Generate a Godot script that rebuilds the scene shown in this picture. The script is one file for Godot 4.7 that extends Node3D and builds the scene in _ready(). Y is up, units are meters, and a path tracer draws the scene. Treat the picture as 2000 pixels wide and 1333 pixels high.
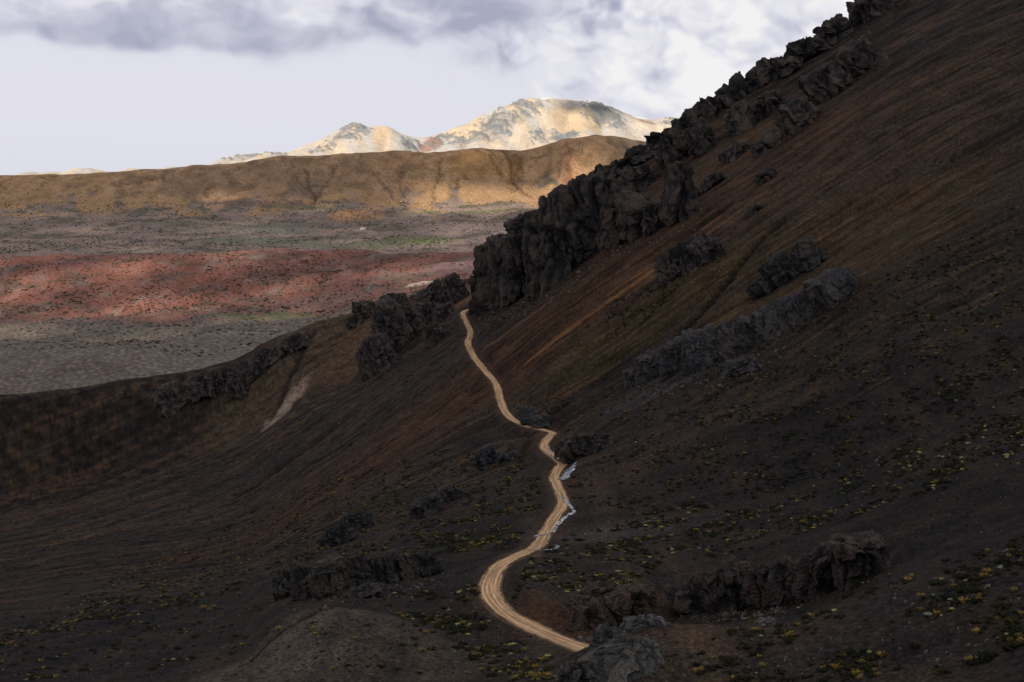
extends Node3D
# A dirt road climbing along a dark scree mountainside, red and golden hills and a pale mountain behind.
# World: camera at the origin, looking towards -z; "d" below is the distance -z in metres.

const LENS := 2596.0          # focal length in pixels of a 2000 x 1333 picture
const SUN := Vector3(-0.52, 0.60, 0.608)   # towards the sun
var tilt := atan(196.5 / 2596.0)
var rng := RandomNumberGenerator.new()
var taken := {}

# ------------------------------------------------------------------ small helpers
func noise(kind: int, freq: float, octaves: int, sd: int) -> FastNoiseLite:
	var n := FastNoiseLite.new()
	n.noise_type = kind as FastNoiseLite.NoiseType
	n.seed = sd
	n.frequency = freq
	n.fractal_type = FastNoiseLite.FRACTAL_FBM if octaves > 1 else FastNoiseLite.FRACTAL_NONE
	n.fractal_octaves = octaves
	return n

var n_big := noise(FastNoiseLite.TYPE_SIMPLEX_SMOOTH, 0.012, 3, 11)
var n_mid := noise(FastNoiseLite.TYPE_SIMPLEX_SMOOTH, 0.055, 3, 12)
var n_fine := noise(FastNoiseLite.TYPE_SIMPLEX_SMOOTH, 0.33, 2, 13)
var n_one := noise(FastNoiseLite.TYPE_SIMPLEX_SMOOTH, 1.0, 1, 14)
var n_fbm := noise(FastNoiseLite.TYPE_SIMPLEX_SMOOTH, 1.0, 4, 15)

func numbered(called: String) -> String:
	var k: int = taken.get(called, 0)
	taken[called] = k + 1
	return called if k == 0 else "%s_%03d" % [called, k]

func tag(o: Node3D, label: String, category: String, group := "") -> void:
	o.set_meta("label", label)
	o.set_meta("category", category)
	if group != "":
		o.set_meta("group", group)

func lin(r: float, g: float, b: float) -> Color:      # albedo_color from a linear colour
	return Color(r, g, b).linear_to_srgb()

func put_mesh(called: String, m: Mesh, mat: Material, parent: Node3D = self) -> MeshInstance3D:
	var o := MeshInstance3D.new()
	o.name = numbered(called) if parent == self else part_name(called, parent)
	o.mesh = m
	o.material_override = mat
	parent.add_child(o, true)
	return o

func part_name(called: String, parent: Node3D) -> String:
	var k := 0
	for c in parent.get_children():
		if str(c.name).begins_with(called):
			k += 1
	return called if k == 0 else "%s_%03d" % [called, k]

func structure(called: String, m: Mesh, mat: Material) -> MeshInstance3D:
	var o := put_mesh(called, m, mat)
	o.set_meta("kind", "structure")
	return o

# direction through a picture point as slopes: x / d and y / d
func ray(u: float, v: float) -> Vector2:
	var a := (u - 1000.0) / LENS
	var b := -(v - 666.5) / LENS
	var k := cos(tilt) + b * sin(tilt)
	return Vector2(a / k, (-sin(tilt) + b * cos(tilt)) / k)

func at(u: float, v: float, d: float) -> Vector3:
	var r := ray(u, v)
	return Vector3(r.x * d, r.y * d, -d)

# ------------------------------------------------------------------ relief from cross-sections
# A Relief is a list of cross-sections, each a line of heights at one distance, joined smoothly.
const SN := 321
const S0 := -0.8
const SSTEP := 0.005

class Relief:
	var ds := PackedFloat32Array()
	var q: Array[PackedFloat32Array] = []

	func row(d: float) -> PackedFloat32Array:
		var i := 0
		while i < ds.size() - 2 and ds[i + 1] < d:
			i += 1
		var t := clampf((d - ds[i]) / (ds[i + 1] - ds[i]), 0.0, 1.0)
		var a := q[i]
		var b := q[i + 1]
		var pa := q[maxi(i - 1, 0)]
		var nb := q[mini(i + 2, ds.size() - 1)]
		var h := ds[i + 1] - ds[i]
		var h0 := maxf(ds[i] - ds[maxi(i - 1, 0)], 0.001)
		var h2 := maxf(ds[mini(i + 2, ds.size() - 1)] - ds[i + 1], 0.001)
		var out := PackedFloat32Array()
		out.resize(a.size())
		for c in a.size():
			var m := (b[c] - a[c]) / h
			var m0 := (a[c] - pa[c]) / h0 if i > 0 else m
			var m2 := (nb[c] - b[c]) / h2 if i + 2 < ds.size() else m
			var ta := 0.0 if m0 * m <= 0.0 else 2.0 * m0 * m / (m0 + m)
			var tb := 0.0 if m2 * m <= 0.0 else 2.0 * m2 * m / (m2 + m)
			var t2 := t * t
			var t3 := t2 * t
			out[c] = (2.0 * t3 - 3.0 * t2 + 1.0) * a[c] + (t3 - 2.0 * t2 + t) * h * ta + (-2.0 * t3 + 3.0 * t2) * b[c] + (t3 - t2) * h * tb
		return out

	func height(x: float, d: float) -> float:
		var i := 0
		while i < ds.size() - 2 and ds[i + 1] < d:
			i += 1
		var t := clampf((d - ds[i]) / (ds[i + 1] - ds[i]), 0.0, 1.0)
		var c := clampf((x / d + 0.8) / 0.005, 0.0, 319.0)
		var k := int(c)
		var w := c - k
		var i0 := maxi(i - 1, 0)
		var i3 := mini(i + 2, ds.size() - 1)
		var h := ds[i + 1] - ds[i]
		var a := lerpf(q[i][k], q[i][k + 1], w)
		var b := lerpf(q[i + 1][k], q[i + 1][k + 1], w)
		var m := (b - a) / h
		var m0 := (a - lerpf(q[i0][k], q[i0][k + 1], w)) / maxf(ds[i] - ds[i0], 0.001) if i > 0 else m
		var m2 := (lerpf(q[i3][k], q[i3][k + 1], w) - b) / maxf(ds[i3] - ds[i + 1], 0.001) if i + 2 < ds.size() else m
		var ta := 0.0 if m0 * m <= 0.0 else 2.0 * m0 * m / (m0 + m)
		var tb := 0.0 if m2 * m <= 0.0 else 2.0 * m2 * m / (m2 + m)
		var t2 := t * t
		var t3 := t2 * t
		return d * ((2.0 * t3 - 3.0 * t2 + 1.0) * a + (t3 - 2.0 * t2 + t) * h * ta + (-2.0 * t3 + 3.0 * t2) * b + (t3 - t2) * h * tb)

	var probe: Array[PackedFloat32Array] = []
	var probe_from := 0.0

	# the first ground along a line of sight
	func hit(r: Vector2, from: float, to: float) -> float:
		if probe.is_empty():
			probe_from = maxf(ds[0], 140.0)
			var e := probe_from
			while e < ds[-1]:
				probe.append(row(e))
				e *= 1.006
		var c := clampf((r.x + 0.8) / 0.005, 0.0, 319.0)
		var k := int(c)
		var w := c - k
		var d := probe_from
		var was := -1e9
		for line in probe:
			var h := lerpf(line[k], line[k + 1], w)
			if d >= from and h >= r.y:
				if was < -1e8 or d > to:
					return d if d <= to else -1.0
				return d * (1.0 - 0.006 * clampf((h - r.y) / maxf(h - was, 1e-9), 0.0, 1.0))
			if d >= from:
				was = h
			d *= 1.006
		return -1.0

func relief(sections: Array, blur: int) -> Relief:
	var out := Relief.new()
	for s in sections:
		var d: float = s[0]
		var xs := PackedFloat32Array()
		var ys := PackedFloat32Array()
		for k in range(1, s.size(), 2):
			var r := ray(s[k], s[k + 1])
			xs.append(r.x)
			ys.append(r.y)
		var line := PackedFloat32Array()
		line.resize(SN)
		var j := 0
		for c in SN:
			var x := S0 + c * SSTEP
			while j < xs.size() - 2 and xs[j + 1] < x:
				j += 1
			var h := xs[j + 1] - xs[j]
			var t := (x - xs[j]) / h
			var m := (ys[j + 1] - ys[j]) / h
			if t <= 0.0 or t >= 1.0:
				line[c] = ys[j] + m * (x - xs[j])
				continue
			var ma := (ys[j] - ys[j - 1]) / (xs[j] - xs[j - 1]) if j > 0 else m
			var mb := (ys[j + 2] - ys[j + 1]) / (xs[j + 2] - xs[j + 1]) if j + 2 < xs.size() else m
			var ta := 0.0 if ma * m <= 0.0 else 2.0 * ma * m / (ma + m)
			var tb := 0.0 if mb * m <= 0.0 else 2.0 * mb * m / (mb + m)
			var t2 := t * t
			var t3 := t2 * t
			line[c] = (2.0 * t3 - 3.0 * t2 + 1.0) * ys[j] + (t3 - 2.0 * t2 + t) * h * ta + (-2.0 * t3 + 3.0 * t2) * ys[j + 1] + (t3 - t2) * h * tb
		for b in blur:
			var was := line.duplicate()
			for c in range(1, SN - 1):
				line[c] = 0.25 * was[c - 1] + 0.5 * was[c] + 0.25 * was[c + 1]
		out.ds.append(d)
		out.q.append(line)
	return out

const SLOPE_SECTIONS := [
	[40, -1100, 2400, 3100, 2250],
	[100, -1100, 1960, 1000, 1900, 3100, 1500],
	[160, -1100, 1620, 467, 1560, 1000, 1510, 1533, 1440, 2000, 1300, 3100, 900],
	[200, -1100, 1540, 0, 1460, 467, 1405, 700, 1390, 900, 1372, 1000, 1355, 1060, 1340, 1100, 1325, 1150, 1310, 1200, 1292, 1270, 1270, 1330, 1262, 1400, 1256, 1533, 1235, 1800, 1140, 3100, 650],
	[218, -1100, 1500, 0, 1420, 467, 1368, 700, 1345, 900, 1338, 1000, 1325, 1060, 1312, 1100, 1297, 1150, 1272, 1200, 1240, 1270, 1226, 1330, 1228, 1400, 1229, 1533, 1214, 1800, 1110, 3100, 610],
	[245, -1100, 1450, 0, 1370, 467, 1318, 600, 1278, 700, 1262, 800, 1270, 900, 1280, 1000, 1272, 1060, 1268, 1140, 1268, 1170, 1275, 1230, 1282, 1300, 1275, 1400, 1252, 1533, 1228, 1800, 1100, 3100, 580],
	[265, -1100, 1430, 0, 1340, 467, 1292, 550, 1235, 640, 1205, 750, 1215, 850, 1240, 950, 1245, 1020, 1242, 1060, 1236, 1090, 1225, 1130, 1215, 1200, 1240, 1300, 1255, 1400, 1238, 1533, 1208, 1800, 1070, 3100, 550],
	[282, -1100, 1410, 0, 1320, 467, 1275, 550, 1208, 640, 1180, 750, 1192, 850, 1212, 930, 1215, 985, 1196, 1010, 1192, 1035, 1170, 1100, 1172, 1200, 1195, 1300, 1222, 1400, 1215, 1533, 1182, 1800, 1040, 3100, 520],
	[302, -1100, 1390, 0, 1300, 467, 1258, 550, 1203, 640, 1187, 750, 1182, 850, 1185, 930, 1165, 957, 1150, 985, 1148, 1005, 1135, 1050, 1140, 1100, 1138, 1200, 1150, 1300, 1178, 1400, 1168, 1533, 1120, 1800, 990, 3100, 470],
	[330, -1100, 1360, 0, 1275, 467, 1232, 550, 1190, 640, 1174, 750, 1158, 850, 1145, 930, 1118, 975, 1107, 1010, 1104, 1050, 1108, 1100, 1108, 1200, 1105, 1300, 1118, 1400, 1105, 1533, 1060, 1800, 940, 3100, 420],
	[370, -1100, 1340, 0, 1245, 467, 1195, 600, 1160, 750, 1125, 850, 1108, 950, 1085, 1050, 1066, 1100, 1068, 1200, 1062, 1300, 1058, 1400, 1045, 1533, 1015, 1800, 890, 3100, 360],
	[400, -1100, 1320, 0, 1225, 467, 1172, 600, 1140, 750, 1100, 850, 1078, 950, 1056, 1070, 1034, 1110, 1034, 1200, 1026, 1300, 1015, 1400, 1000, 1533, 965, 1800, 840, 3100, 300],
	[435, -1100, 1300, 0, 1205, 467, 1150, 600, 1115, 750, 1070, 850, 1040, 950, 1012, 1100, 985, 1125, 985, 1200, 970, 1300, 948, 1400, 922, 1533, 880, 1800, 740, 3100, 180],
	[485, -1100, 1280, 0, 1180, 467, 1128, 600, 1085, 750, 1035, 850, 1000, 950, 970, 1083, 935, 1120, 930, 1200, 905, 1300, 865, 1400, 822, 1533, 765, 1800, 620, 3100, 60],
	[545, -1100, 1260, 0, 1158, 467, 1108, 600, 1055, 750, 998, 850, 960, 950, 925, 1072, 885, 1110, 868, 1200, 815, 1300, 765, 1400, 708, 1533, 630, 1800, 470, 3100, -100],
	[600, -1100, 1250, 0, 1140, 467, 1088, 600, 1025, 750, 955, 850, 910, 950, 868, 1055, 841, 1090, 832, 1150, 795, 1250, 735, 1400, 640, 1533, 555, 1800, 390, 3100, -200],
	[640, -1100, 1240, 0, 1130, 467, 1070, 600, 1000, 750, 922, 850, 870, 950, 822, 990, 810, 1020, 800, 1050, 775, 1150, 715, 1250, 648, 1400, 550, 1533, 465, 1800, 300, 3100, -280],
	[735, -1100, 1220, 0, 1095, 467, 1020, 600, 940, 750, 850, 850, 788, 920, 738, 945, 722, 965, 712, 1050, 645, 1150, 575, 1250, 505, 1400, 405, 1533, 320, 1800, 150, 3100, -420],
	[820, -1100, 1200, 0, 1060, 467, 950, 600, 875, 750, 775, 850, 712, 895, 680, 915, 670, 935, 660, 1000, 608, 1100, 530, 1250, 425, 1400, 325, 1533, 240, 1800, 75, 3100, -480],
	[900, -1100, 1180, 0, 1030, 467, 895, 600, 815, 750, 735, 850, 668, 895, 638, 910, 630, 930, 615, 1000, 570, 1071, 515, 1194, 410, 1305, 340, 1400, 270, 1533, 190, 1800, 20, 3100, -520],
	[955, -1100, 1180, 0, 1010, 467, 864, 617, 780, 722, 729, 827, 672, 902, 609, 920, 603, 940, 590, 1000, 520, 1071, 455, 1130, 398, 1200, 350, 1270, 305, 1350, 250, 1420, 205, 1533, 142, 1800, -20, 3100, -540],
	[1000, -1100, 1190, 0, 1030, 467, 885, 617, 800, 722, 745, 827, 678, 895, 615, 915, 605, 940, 596, 1000, 550, 1100, 455, 1200, 385, 1350, 290, 1533, 190, 1800, 40, 3100, -460],
	[1060, -1100, 1190, 0, 1030, 467, 880, 600, 790, 700, 735, 770, 690, 850, 636, 905, 592, 930, 582, 1000, 575, 1200, 480, 1533, 320, 1800, 200, 3100, -200],
	[1150, -1100, 1150, 0, 980, 467, 820, 600, 730, 700, 680, 770, 636, 850, 595, 900, 567, 930, 564, 1000, 572, 1200, 540, 1533, 450, 1800, 380, 3100, 150],
	[1250, -1100, 860, 0, 775, 467, 700, 521, 667, 593, 638, 683, 612, 712, 598, 778, 586, 835, 566, 877, 552, 915, 547, 950, 549, 1000, 570, 1200, 570, 1533, 520, 3100, 350],
	[1330, -1100, 870, 0, 790, 467, 730, 600, 690, 700, 670, 800, 650, 915, 612, 1000, 604, 1533, 575, 3100, 460],
	[1450, -1100, 800, 0, 750, 467, 715, 700, 710, 915, 690, 1000, 680, 1533, 650, 3100, 620],
]
const VALLEY_SECTIONS := [
	[1290, -1100, 840, 467, 745, 1000, 740, 3100, 690],
	[1450, -1100, 740, 467, 683, 700, 677, 1000, 668, 3100, 620],
	[1700, -1100, 690, 467, 656, 700, 641, 900, 622, 1000, 612, 3100, 560],
	[1950, -1100, 660, 467, 633, 560, 626, 700, 609, 850, 590, 950, 577, 1100, 562, 3100, 500],
	[2100, -1100, 640, 467, 612, 600, 601, 750, 576, 850, 557, 950, 546, 1100, 536, 3100, 470],
	[2300, -1100, 580, 467, 546, 600, 539, 750, 531, 850, 521, 950, 516, 1100, 508, 3100, 450],
	[2450, -1100, 540, 467, 500, 600, 496, 700, 500, 800, 505, 950, 498, 1100, 490, 3100, 440],
	[2520, -1100, 528, 467, 491, 600, 486, 700, 490, 770, 494, 850, 494, 950, 491, 1100, 488, 3100, 436],
	[2620, -1100, 526, 467, 495, 600, 493, 700, 493, 850, 494, 950, 490, 1100, 487, 3100, 430],
	[2900, -1100, 500, 467, 462, 700, 466, 850, 462, 1000, 455, 1100, 450, 3100, 400],
	[3200, -1100, 470, 467, 430, 700, 436, 850, 425, 1000, 418, 1100, 412, 3100, 370],
	[3400, -1100, 440, 467, 402, 600, 400, 750, 398, 900, 398, 1000, 400, 1080, 400, 1250, 395, 3100, 340],
	[3600, -1100, 405, 467, 355, 650, 346, 750, 345, 850, 345, 920, 345, 1000, 350, 1060, 345, 1100, 335, 1160, 325, 1250, 330, 3100, 320],
	[3800, -1100, 380, 0, 345, 467, 318, 560, 305, 650, 300, 750, 297, 860, 297, 920, 292, 940, 291, 1000, 296, 1060, 285, 1100, 272, 1160, 265, 1220, 270, 1275, 277, 1500, 300, 3100, 320],
	[4000, -1100, 395, 0, 360, 467, 333, 860, 312, 1000, 312, 1160, 282, 1275, 290, 1500, 312, 3100, 335],
	[4400, -1100, 450, 0, 430, 467, 410, 1000, 400, 1500, 390, 3100, 400],
]
const PEAK_SECTIONS := [
	[5300, -1100, 440, 467, 425, 1000, 420, 1500, 410, 3100, 420],
	[6000, -1100, 385, 467, 345, 600, 330, 750, 325, 850, 325, 1000, 310, 1200, 305, 1340, 290, 1500, 300, 3100, 330],
	[6300, -1100, 370, 467, 325, 600, 308, 690, 285, 760, 285, 820, 300, 900, 280, 1030, 248, 1120, 250, 1200, 262, 1290, 272, 1340, 262, 1500, 270, 3100, 310],
	[6600, -1100, 400, 0, 352, 380, 325, 467, 306, 510, 303, 555, 300, 600, 284, 640, 266, 690, 244, 715, 249, 745, 245, 760, 248, 785, 263, 820, 269, 850, 263, 900, 244, 950, 223, 1000, 201, 1030, 191, 1060, 191, 1120, 197, 1165, 201, 1200, 213, 1240, 229, 1290, 234, 1340, 229, 1450, 215, 1700, 240, 3100, 290],
	[6900, -1100, 372, 467, 330, 600, 310, 700, 275, 850, 290, 1030, 225, 1160, 232, 1290, 260, 1340, 255, 3100, 310],
	[7400, -1100, 400, 467, 380, 1000, 350, 1500, 360, 3100, 370],
]
var slope: Relief
var valley: Relief
var peak: Relief

# ------------------------------------------------------------------ the road's line: picture points with the distance at which the ground lies there
const ROAD := [
	[1215, 1300, 226], [1180, 1284, 234], [1140, 1268, 245], [1060, 1236, 265], [985, 1196, 282], [957, 1152, 302], [975, 1107, 330], [1018, 1083, 352], [1050, 1066, 370], [1070, 1034, 400],
	[1086, 1008, 418], [1099, 985, 435], [1093, 960, 460], [1083, 935, 485], [1090, 917, 507], [1096, 905, 520], [1072, 885, 545], [1062, 870, 562], [1073, 853, 583], [1079, 846, 593],
	[1055, 839, 603], [1020, 830, 618], [990, 810, 640], [977, 780, 668], [968, 750, 700], [945, 722, 735], [924, 695, 778], [914, 670, 820], [919, 650, 858], [911, 630, 900], [904, 614, 938], [912, 606, 965], [935, 603, 985],
]
var road := PackedVector3Array()
var road_from := {}                 # metre of distance / 8 -> list of points of the line
const ROAD_HALF := 1.85

func lay_road_line() -> void:
	var p: Array[Vector3] = []
	for r in ROAD:
		p.append(at(r[0], r[1], r[2]))
	for i in p.size() - 1:
		var a := p[maxi(i - 1, 0)]
		var d := p[mini(i + 2, p.size() - 1)]
		var steps := int(ceil(p[i].distance_to(p[i + 1]) / 1.6))
		for k in steps:
			road.append(p[i].cubic_interpolate(p[i + 1], a, d, float(k) / steps))
	road.append(p[-1])
	for i in road.size():
		var key := int(-road[i].z / 8.0)
		for k in [key - 1, key, key + 1]:
			if not road_from.has(k):
				road_from[k] = PackedInt32Array()
			road_from[k].append(i)

# (distance from the road's centre line, height of the road there)
func road_near(x: float, d: float) -> Vector2:
	var list: PackedInt32Array = road_from.get(int(d / 8.0), PackedInt32Array())
	var best := 1e9
	var y := 0.0
	for i in list:
		if absf(road[i].x - x) > 12.0:
			continue
		var j := mini(i + 1, road.size() - 1)
		var a := Vector2(road[i].x, -road[i].z)
		var b := Vector2(road[j].x, -road[j].z)
		var ab := b - a
		var t := clampf((Vector2(x, d) - a).dot(ab) / maxf(ab.length_squared(), 0.0001), 0.0, 1.0)
		var e := (a + ab * t).distance_to(Vector2(x, d))
		if e < best:
			best = e
			y = lerpf(road[i].y, road[j].y, t)
	return Vector2(best, y)

func along(x: float, d: float) -> float:            # lines of equal value run down the fall line
	return d - 0.24 * minf(x + 20.0, 0.0)

func slope_height(x: float, d: float, base: float) -> float:
	var f := along(x, d)
	var rough := 1.0
	if d < 480.0:
		rough = 1.15
	var y := base + n_big.get_noise_2d(x, d) * 2.2 * clampf((d - 180.0) / 400.0, 0.3, 1.0) + n_mid.get_noise_2d(x, d) * 0.75 * rough + n_fine.get_noise_2d(x, d) * 0.17
	y += (n_one.get_noise_2d(x * 0.018, f * 0.16) * 0.45 + n_one.get_noise_2d(x * 0.05 + 40.0, f * 0.5) * 0.16) * clampf((d - 480.0) / 150.0, 0.0, 1.0)
	var r := road_near(x, d)
	if r.x < 8.0:
		var w := smoothstep(ROAD_HALF * 1.42, 8.0, r.x)
		y = lerpf(r.y - 0.12, y, w)
		if r.x < ROAD_HALF * 1.3:
			y = r.y - 0.4
	return y

func ground(x: float, d: float) -> float:
	return slope_height(x, d, slope.height(x, d))

# ------------------------------------------------------------------ colour of the ground: patches of soil laid at their places
class Patch:
	var x: float
	var d: float
	var rx: float
	var rd: float
	var c: Color
	var w: float

func patches(of: Relief, list: Array, from: float, to: float) -> Array[Patch]:
	var out: Array[Patch] = []
	for a in list:
		var r := ray(a[0], a[1])
		var d := of.hit(r, from, to)
		if d < 0.0:
			print("no ground at ", a[0], ", ", a[1])
			continue
		var p := Patch.new()
		p.x = r.x * d
		p.d = along(p.x, d) if of == slope else d
		p.rx = a[2]
		p.rd = a[3]
		p.c = Color(a[4], a[5], a[6])
		p.w = a[7]
		out.append(p)
	return out

# a furrow worn by water: from a to b in (x, d), half width, depth, colour of its bed
class Rill:
	var a: Vector2
	var b: Vector2
	var w: float
	var deep: float
	var c: Color

func rills(of: Relief, list: Array, from: float, to: float) -> Array[Rill]:
	var out: Array[Rill] = []
	for l in list:
		var pts: Array[Vector2] = []
		for k in range(6, l.size(), 2):
			var r := ray(l[k], l[k + 1])
			var d := of.hit(r, from, to)
			if d > 0.0:
				pts.append(Vector2(r.x * d, d))
		for k in pts.size() - 1:
			var n := 4
			for m in n:
				var x := Rill.new()
				x.a = pts[k].lerp(pts[k + 1], float(m) / n) + wander(pts[k].lerp(pts[k + 1], float(m) / n), l[0])
				x.b = pts[k].lerp(pts[k + 1], float(m + 1) / n) + wander(pts[k].lerp(pts[k + 1], float(m + 1) / n), l[0])
				x.w = l[0]
				x.deep = l[1]
				x.c = Color(l[2], l[3], l[4], l[5])
				out.append(x)
	return out

func wander(p: Vector2, w: float) -> Vector2:
	return Vector2(n_one.get_noise_2d(p.x * 0.02 / w + 5.0, p.y * 0.02 / w), n_one.get_noise_2d(p.x * 0.02 / w, p.y * 0.02 / w + 55.0)) * w * 2.5

func grid(rows: int, columns: int, ds: Callable, half: Callable, of: Relief, shape: Callable, paint: Callable, list: Array[Patch], unit: float, cut: Array[Rill] = []) -> ArrayMesh:
	var pos := PackedVector3Array()
	var col := PackedColorArray()
	var nrm := PackedVector3Array()
	pos.resize(rows * columns)
	col.resize(rows * columns)
	nrm.resize(rows * columns)
	for i in rows:
		var d: float = ds.call(float(i) / (rows - 1))
		var line := of.row(d)
		var w: float = half.call(d)
		var here: Array[Patch] = []
		for p in list:
			if d > p.d - p.rd * 1.5 - (120.0 if of == slope else 0.0) and d < p.d + p.rd * 1.5:
				here.append(p)
		var near: Array[Rill] = []
		for l in cut:
			if d > minf(l.a.y, l.b.y) - l.w * 2.0 and d < maxf(l.a.y, l.b.y) + l.w * 2.0:
				near.append(l)
		for j in columns:
			var x := (2.0 * j / (columns - 1) - 1.0) * w
			var c := clampf((x / d - S0) / SSTEP, 0.0, SN - 2.0)
			var k := int(c)
			var y: float = shape.call(x, d, d * lerpf(line[k], line[k + 1], c - k))
			var tone: Color = paint.call(x, d, y, here)
			for l in near:
				if x < minf(l.a.x, l.b.x) - l.w * 2.0 or x > maxf(l.a.x, l.b.x) + l.w * 2.0:
					continue
				var ab := l.b - l.a
				var t := clampf((Vector2(x, d) - l.a).dot(ab) / maxf(ab.length_squared(), 0.01), 0.0, 1.0)
				var e := (l.a + ab * t).distance_to(Vector2(x, d)) / l.w + 0.5 * n_mid.get_noise_2d(x, d)
				if e < 1.6:
					var g := 1.0 - smoothstep(0.5, 1.5, e)
					y -= g * l.deep
					tone = tone.lerp(Color(l.c.r, l.c.g, l.c.b), g * l.c.a)
			pos[i * columns + j] = Vector3(x, y, -d)
			col[i * columns + j] = Color(minf(tone.r / unit, 1.0), minf(tone.g / unit, 1.0), minf(tone.b / unit, 1.0))
	for i in rows:
		for j in columns:
			var a := pos[i * columns + mini(j + 1, columns - 1)] - pos[i * columns + maxi(j - 1, 0)]
			var b := pos[mini(i + 1, rows - 1) * columns + j] - pos[maxi(i - 1, 0) * columns + j]
			nrm[i * columns + j] = a.cross(b).normalized()
	var index := PackedInt32Array()
	index.resize((rows - 1) * (columns - 1) * 6)
	var n := 0
	for i in rows - 1:
		for j in columns - 1:
			var a := i * columns + j
			index[n] = a
			index[n + 1] = a + columns
			index[n + 2] = a + 1
			index[n + 3] = a + 1
			index[n + 4] = a + columns
			index[n + 5] = a + columns + 1
			n += 6
	var arrays := []
	arrays.resize(Mesh.ARRAY_MAX)
	arrays[Mesh.ARRAY_VERTEX] = pos
	arrays[Mesh.ARRAY_NORMAL] = nrm
	arrays[Mesh.ARRAY_COLOR] = col
	arrays[Mesh.ARRAY_INDEX] = index
	if of == slope:
		var uv := PackedVector2Array()
		uv.resize(pos.size())
		for i in pos.size():
			uv[i] = Vector2(pos[i].x / 210.0, maxf(along(pos[i].x, -pos[i].z) - 470.0, 0.0) / 64.0)
		arrays[Mesh.ARRAY_TEX_UV2] = uv
		arrays[Mesh.ARRAY_TEX_UV] = uv
	var m := ArrayMesh.new()
	m.add_surface_from_arrays(Mesh.PRIMITIVE_TRIANGLES, arrays)
	return m

# stones sorted into lines as they roll: long grains of pale, rusty and dark rubble
func scree_texture() -> ImageTexture:
	var long := noise(FastNoiseLite.TYPE_SIMPLEX_SMOOTH, 0.05, 4, 61).get_seamless_image(40, 1024)
	long.resize(512, 1024, Image.INTERPOLATE_CUBIC)
	var short := noise(FastNoiseLite.TYPE_SIMPLEX_SMOOTH, 0.16, 3, 62).get_seamless_image(170, 1024)
	short.resize(512, 1024, Image.INTERPOLATE_CUBIC)
	var wide := noise(FastNoiseLite.TYPE_SIMPLEX_SMOOTH, 0.012, 3, 63).get_seamless_image(60, 1024)
	wide.resize(512, 1024, Image.INTERPOLATE_CUBIC)
	for im in [long, short, wide]:
		im.convert(Image.FORMAT_L8)
	var a := long.get_data()
	var b := short.get_data()
	var c := wide.get_data()
	var ramp := []
	for k in 256:
		var t := smoothstep(0.18, 0.85, k / 255.0)
		var tone := Color(0.60, 0.60, 0.62).lerp(Color(0.80, 0.77, 0.75), minf(t * 2.0, 1.0)).lerp(Color(1.0, 0.94, 0.84), maxf(t * 2.0 - 1.0, 0.0))
		ramp.append([int(tone.r * 255.0), int(tone.g * 255.0), int(tone.b * 255.0)])
	var out := PackedByteArray()
	out.resize(512 * 1024 * 3)
	for i in 512 * 1024:
		var k := clampi((a[i] * 38 + b[i] * 34 + c[i] * 28) / 100, 0, 255)
		var tone: Array = ramp[k]
		out[i * 3] = tone[0]
		out[i * 3 + 1] = tone[1]
		out[i * 3 + 2] = tone[2]
	return ImageTexture.create_from_image(Image.create_from_data(512, 1024, false, Image.FORMAT_RGB8, out))

func blend(base: Color, list: Array[Patch], x: float, d: float, jag: float) -> Color:
	for p in list:
		var ex := (x - p.x) / p.rx
		var ed := (d - p.d) / p.rd
		var e := ex * ex + ed * ed
		if e < 2.2:
			base = base.lerp(p.c, p.w * (1.0 - smoothstep(0.45, 1.15, e + jag)))
	return base

# ------------------------------------------------------------------ materials
func grain_texture(kind: int, freq: float, octaves: int, sd: int, low: float, high: float, size := 512) -> ImageTexture:
	var n := noise(kind, freq, octaves, sd)
	var im := n.get_seamless_image(size, size)
	im.convert(Image.FORMAT_L8)
	var b := im.get_data()
	for i in b.size():
		b[i] = int(255.0 * lerpf(low, high, b[i] / 255.0))
	return ImageTexture.create_from_image(Image.create_from_data(size, size, false, Image.FORMAT_L8, b))

func ground_material(unit_wanted: float, metres: float, tex: Texture2D, relief_cm: float) -> StandardMaterial3D:
	var m := StandardMaterial3D.new()
	var unit := minf(unit_wanted, 1.0)
	m.vertex_color_use_as_albedo = true
	m.albedo_color = lin(unit, unit, unit)
	m.albedo_texture = tex
	m.uv1_triplanar = true
	m.uv1_world_triplanar = true
	m.uv1_scale = Vector3.ONE / metres
	m.roughness = 1.0
	m.metallic_specular = 0.15
	if relief_cm > 0.0:
		m.heightmap_enabled = true
		m.heightmap_texture = tex
		m.heightmap_scale = relief_cm
	return m

# ------------------------------------------------------------------ rocks
var rock_cell := cells(31)
var rock_fbm := noise(FastNoiseLite.TYPE_SIMPLEX_SMOOTH, 1.0, 4, 32)

var rock_seam := seams(31)

func seams(sd: int) -> FastNoiseLite:
	var n := cells(sd)
	n.cellular_return_type = FastNoiseLite.RETURN_DISTANCE2_SUB
	return n

func cells(sd: int) -> FastNoiseLite:
	var n := noise(FastNoiseLite.TYPE_CELLULAR, 1.0, 1, sd)
	n.cellular_return_type = FastNoiseLite.RETURN_CELL_VALUE
	n.cellular_jitter = 0.9
	return n

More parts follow.
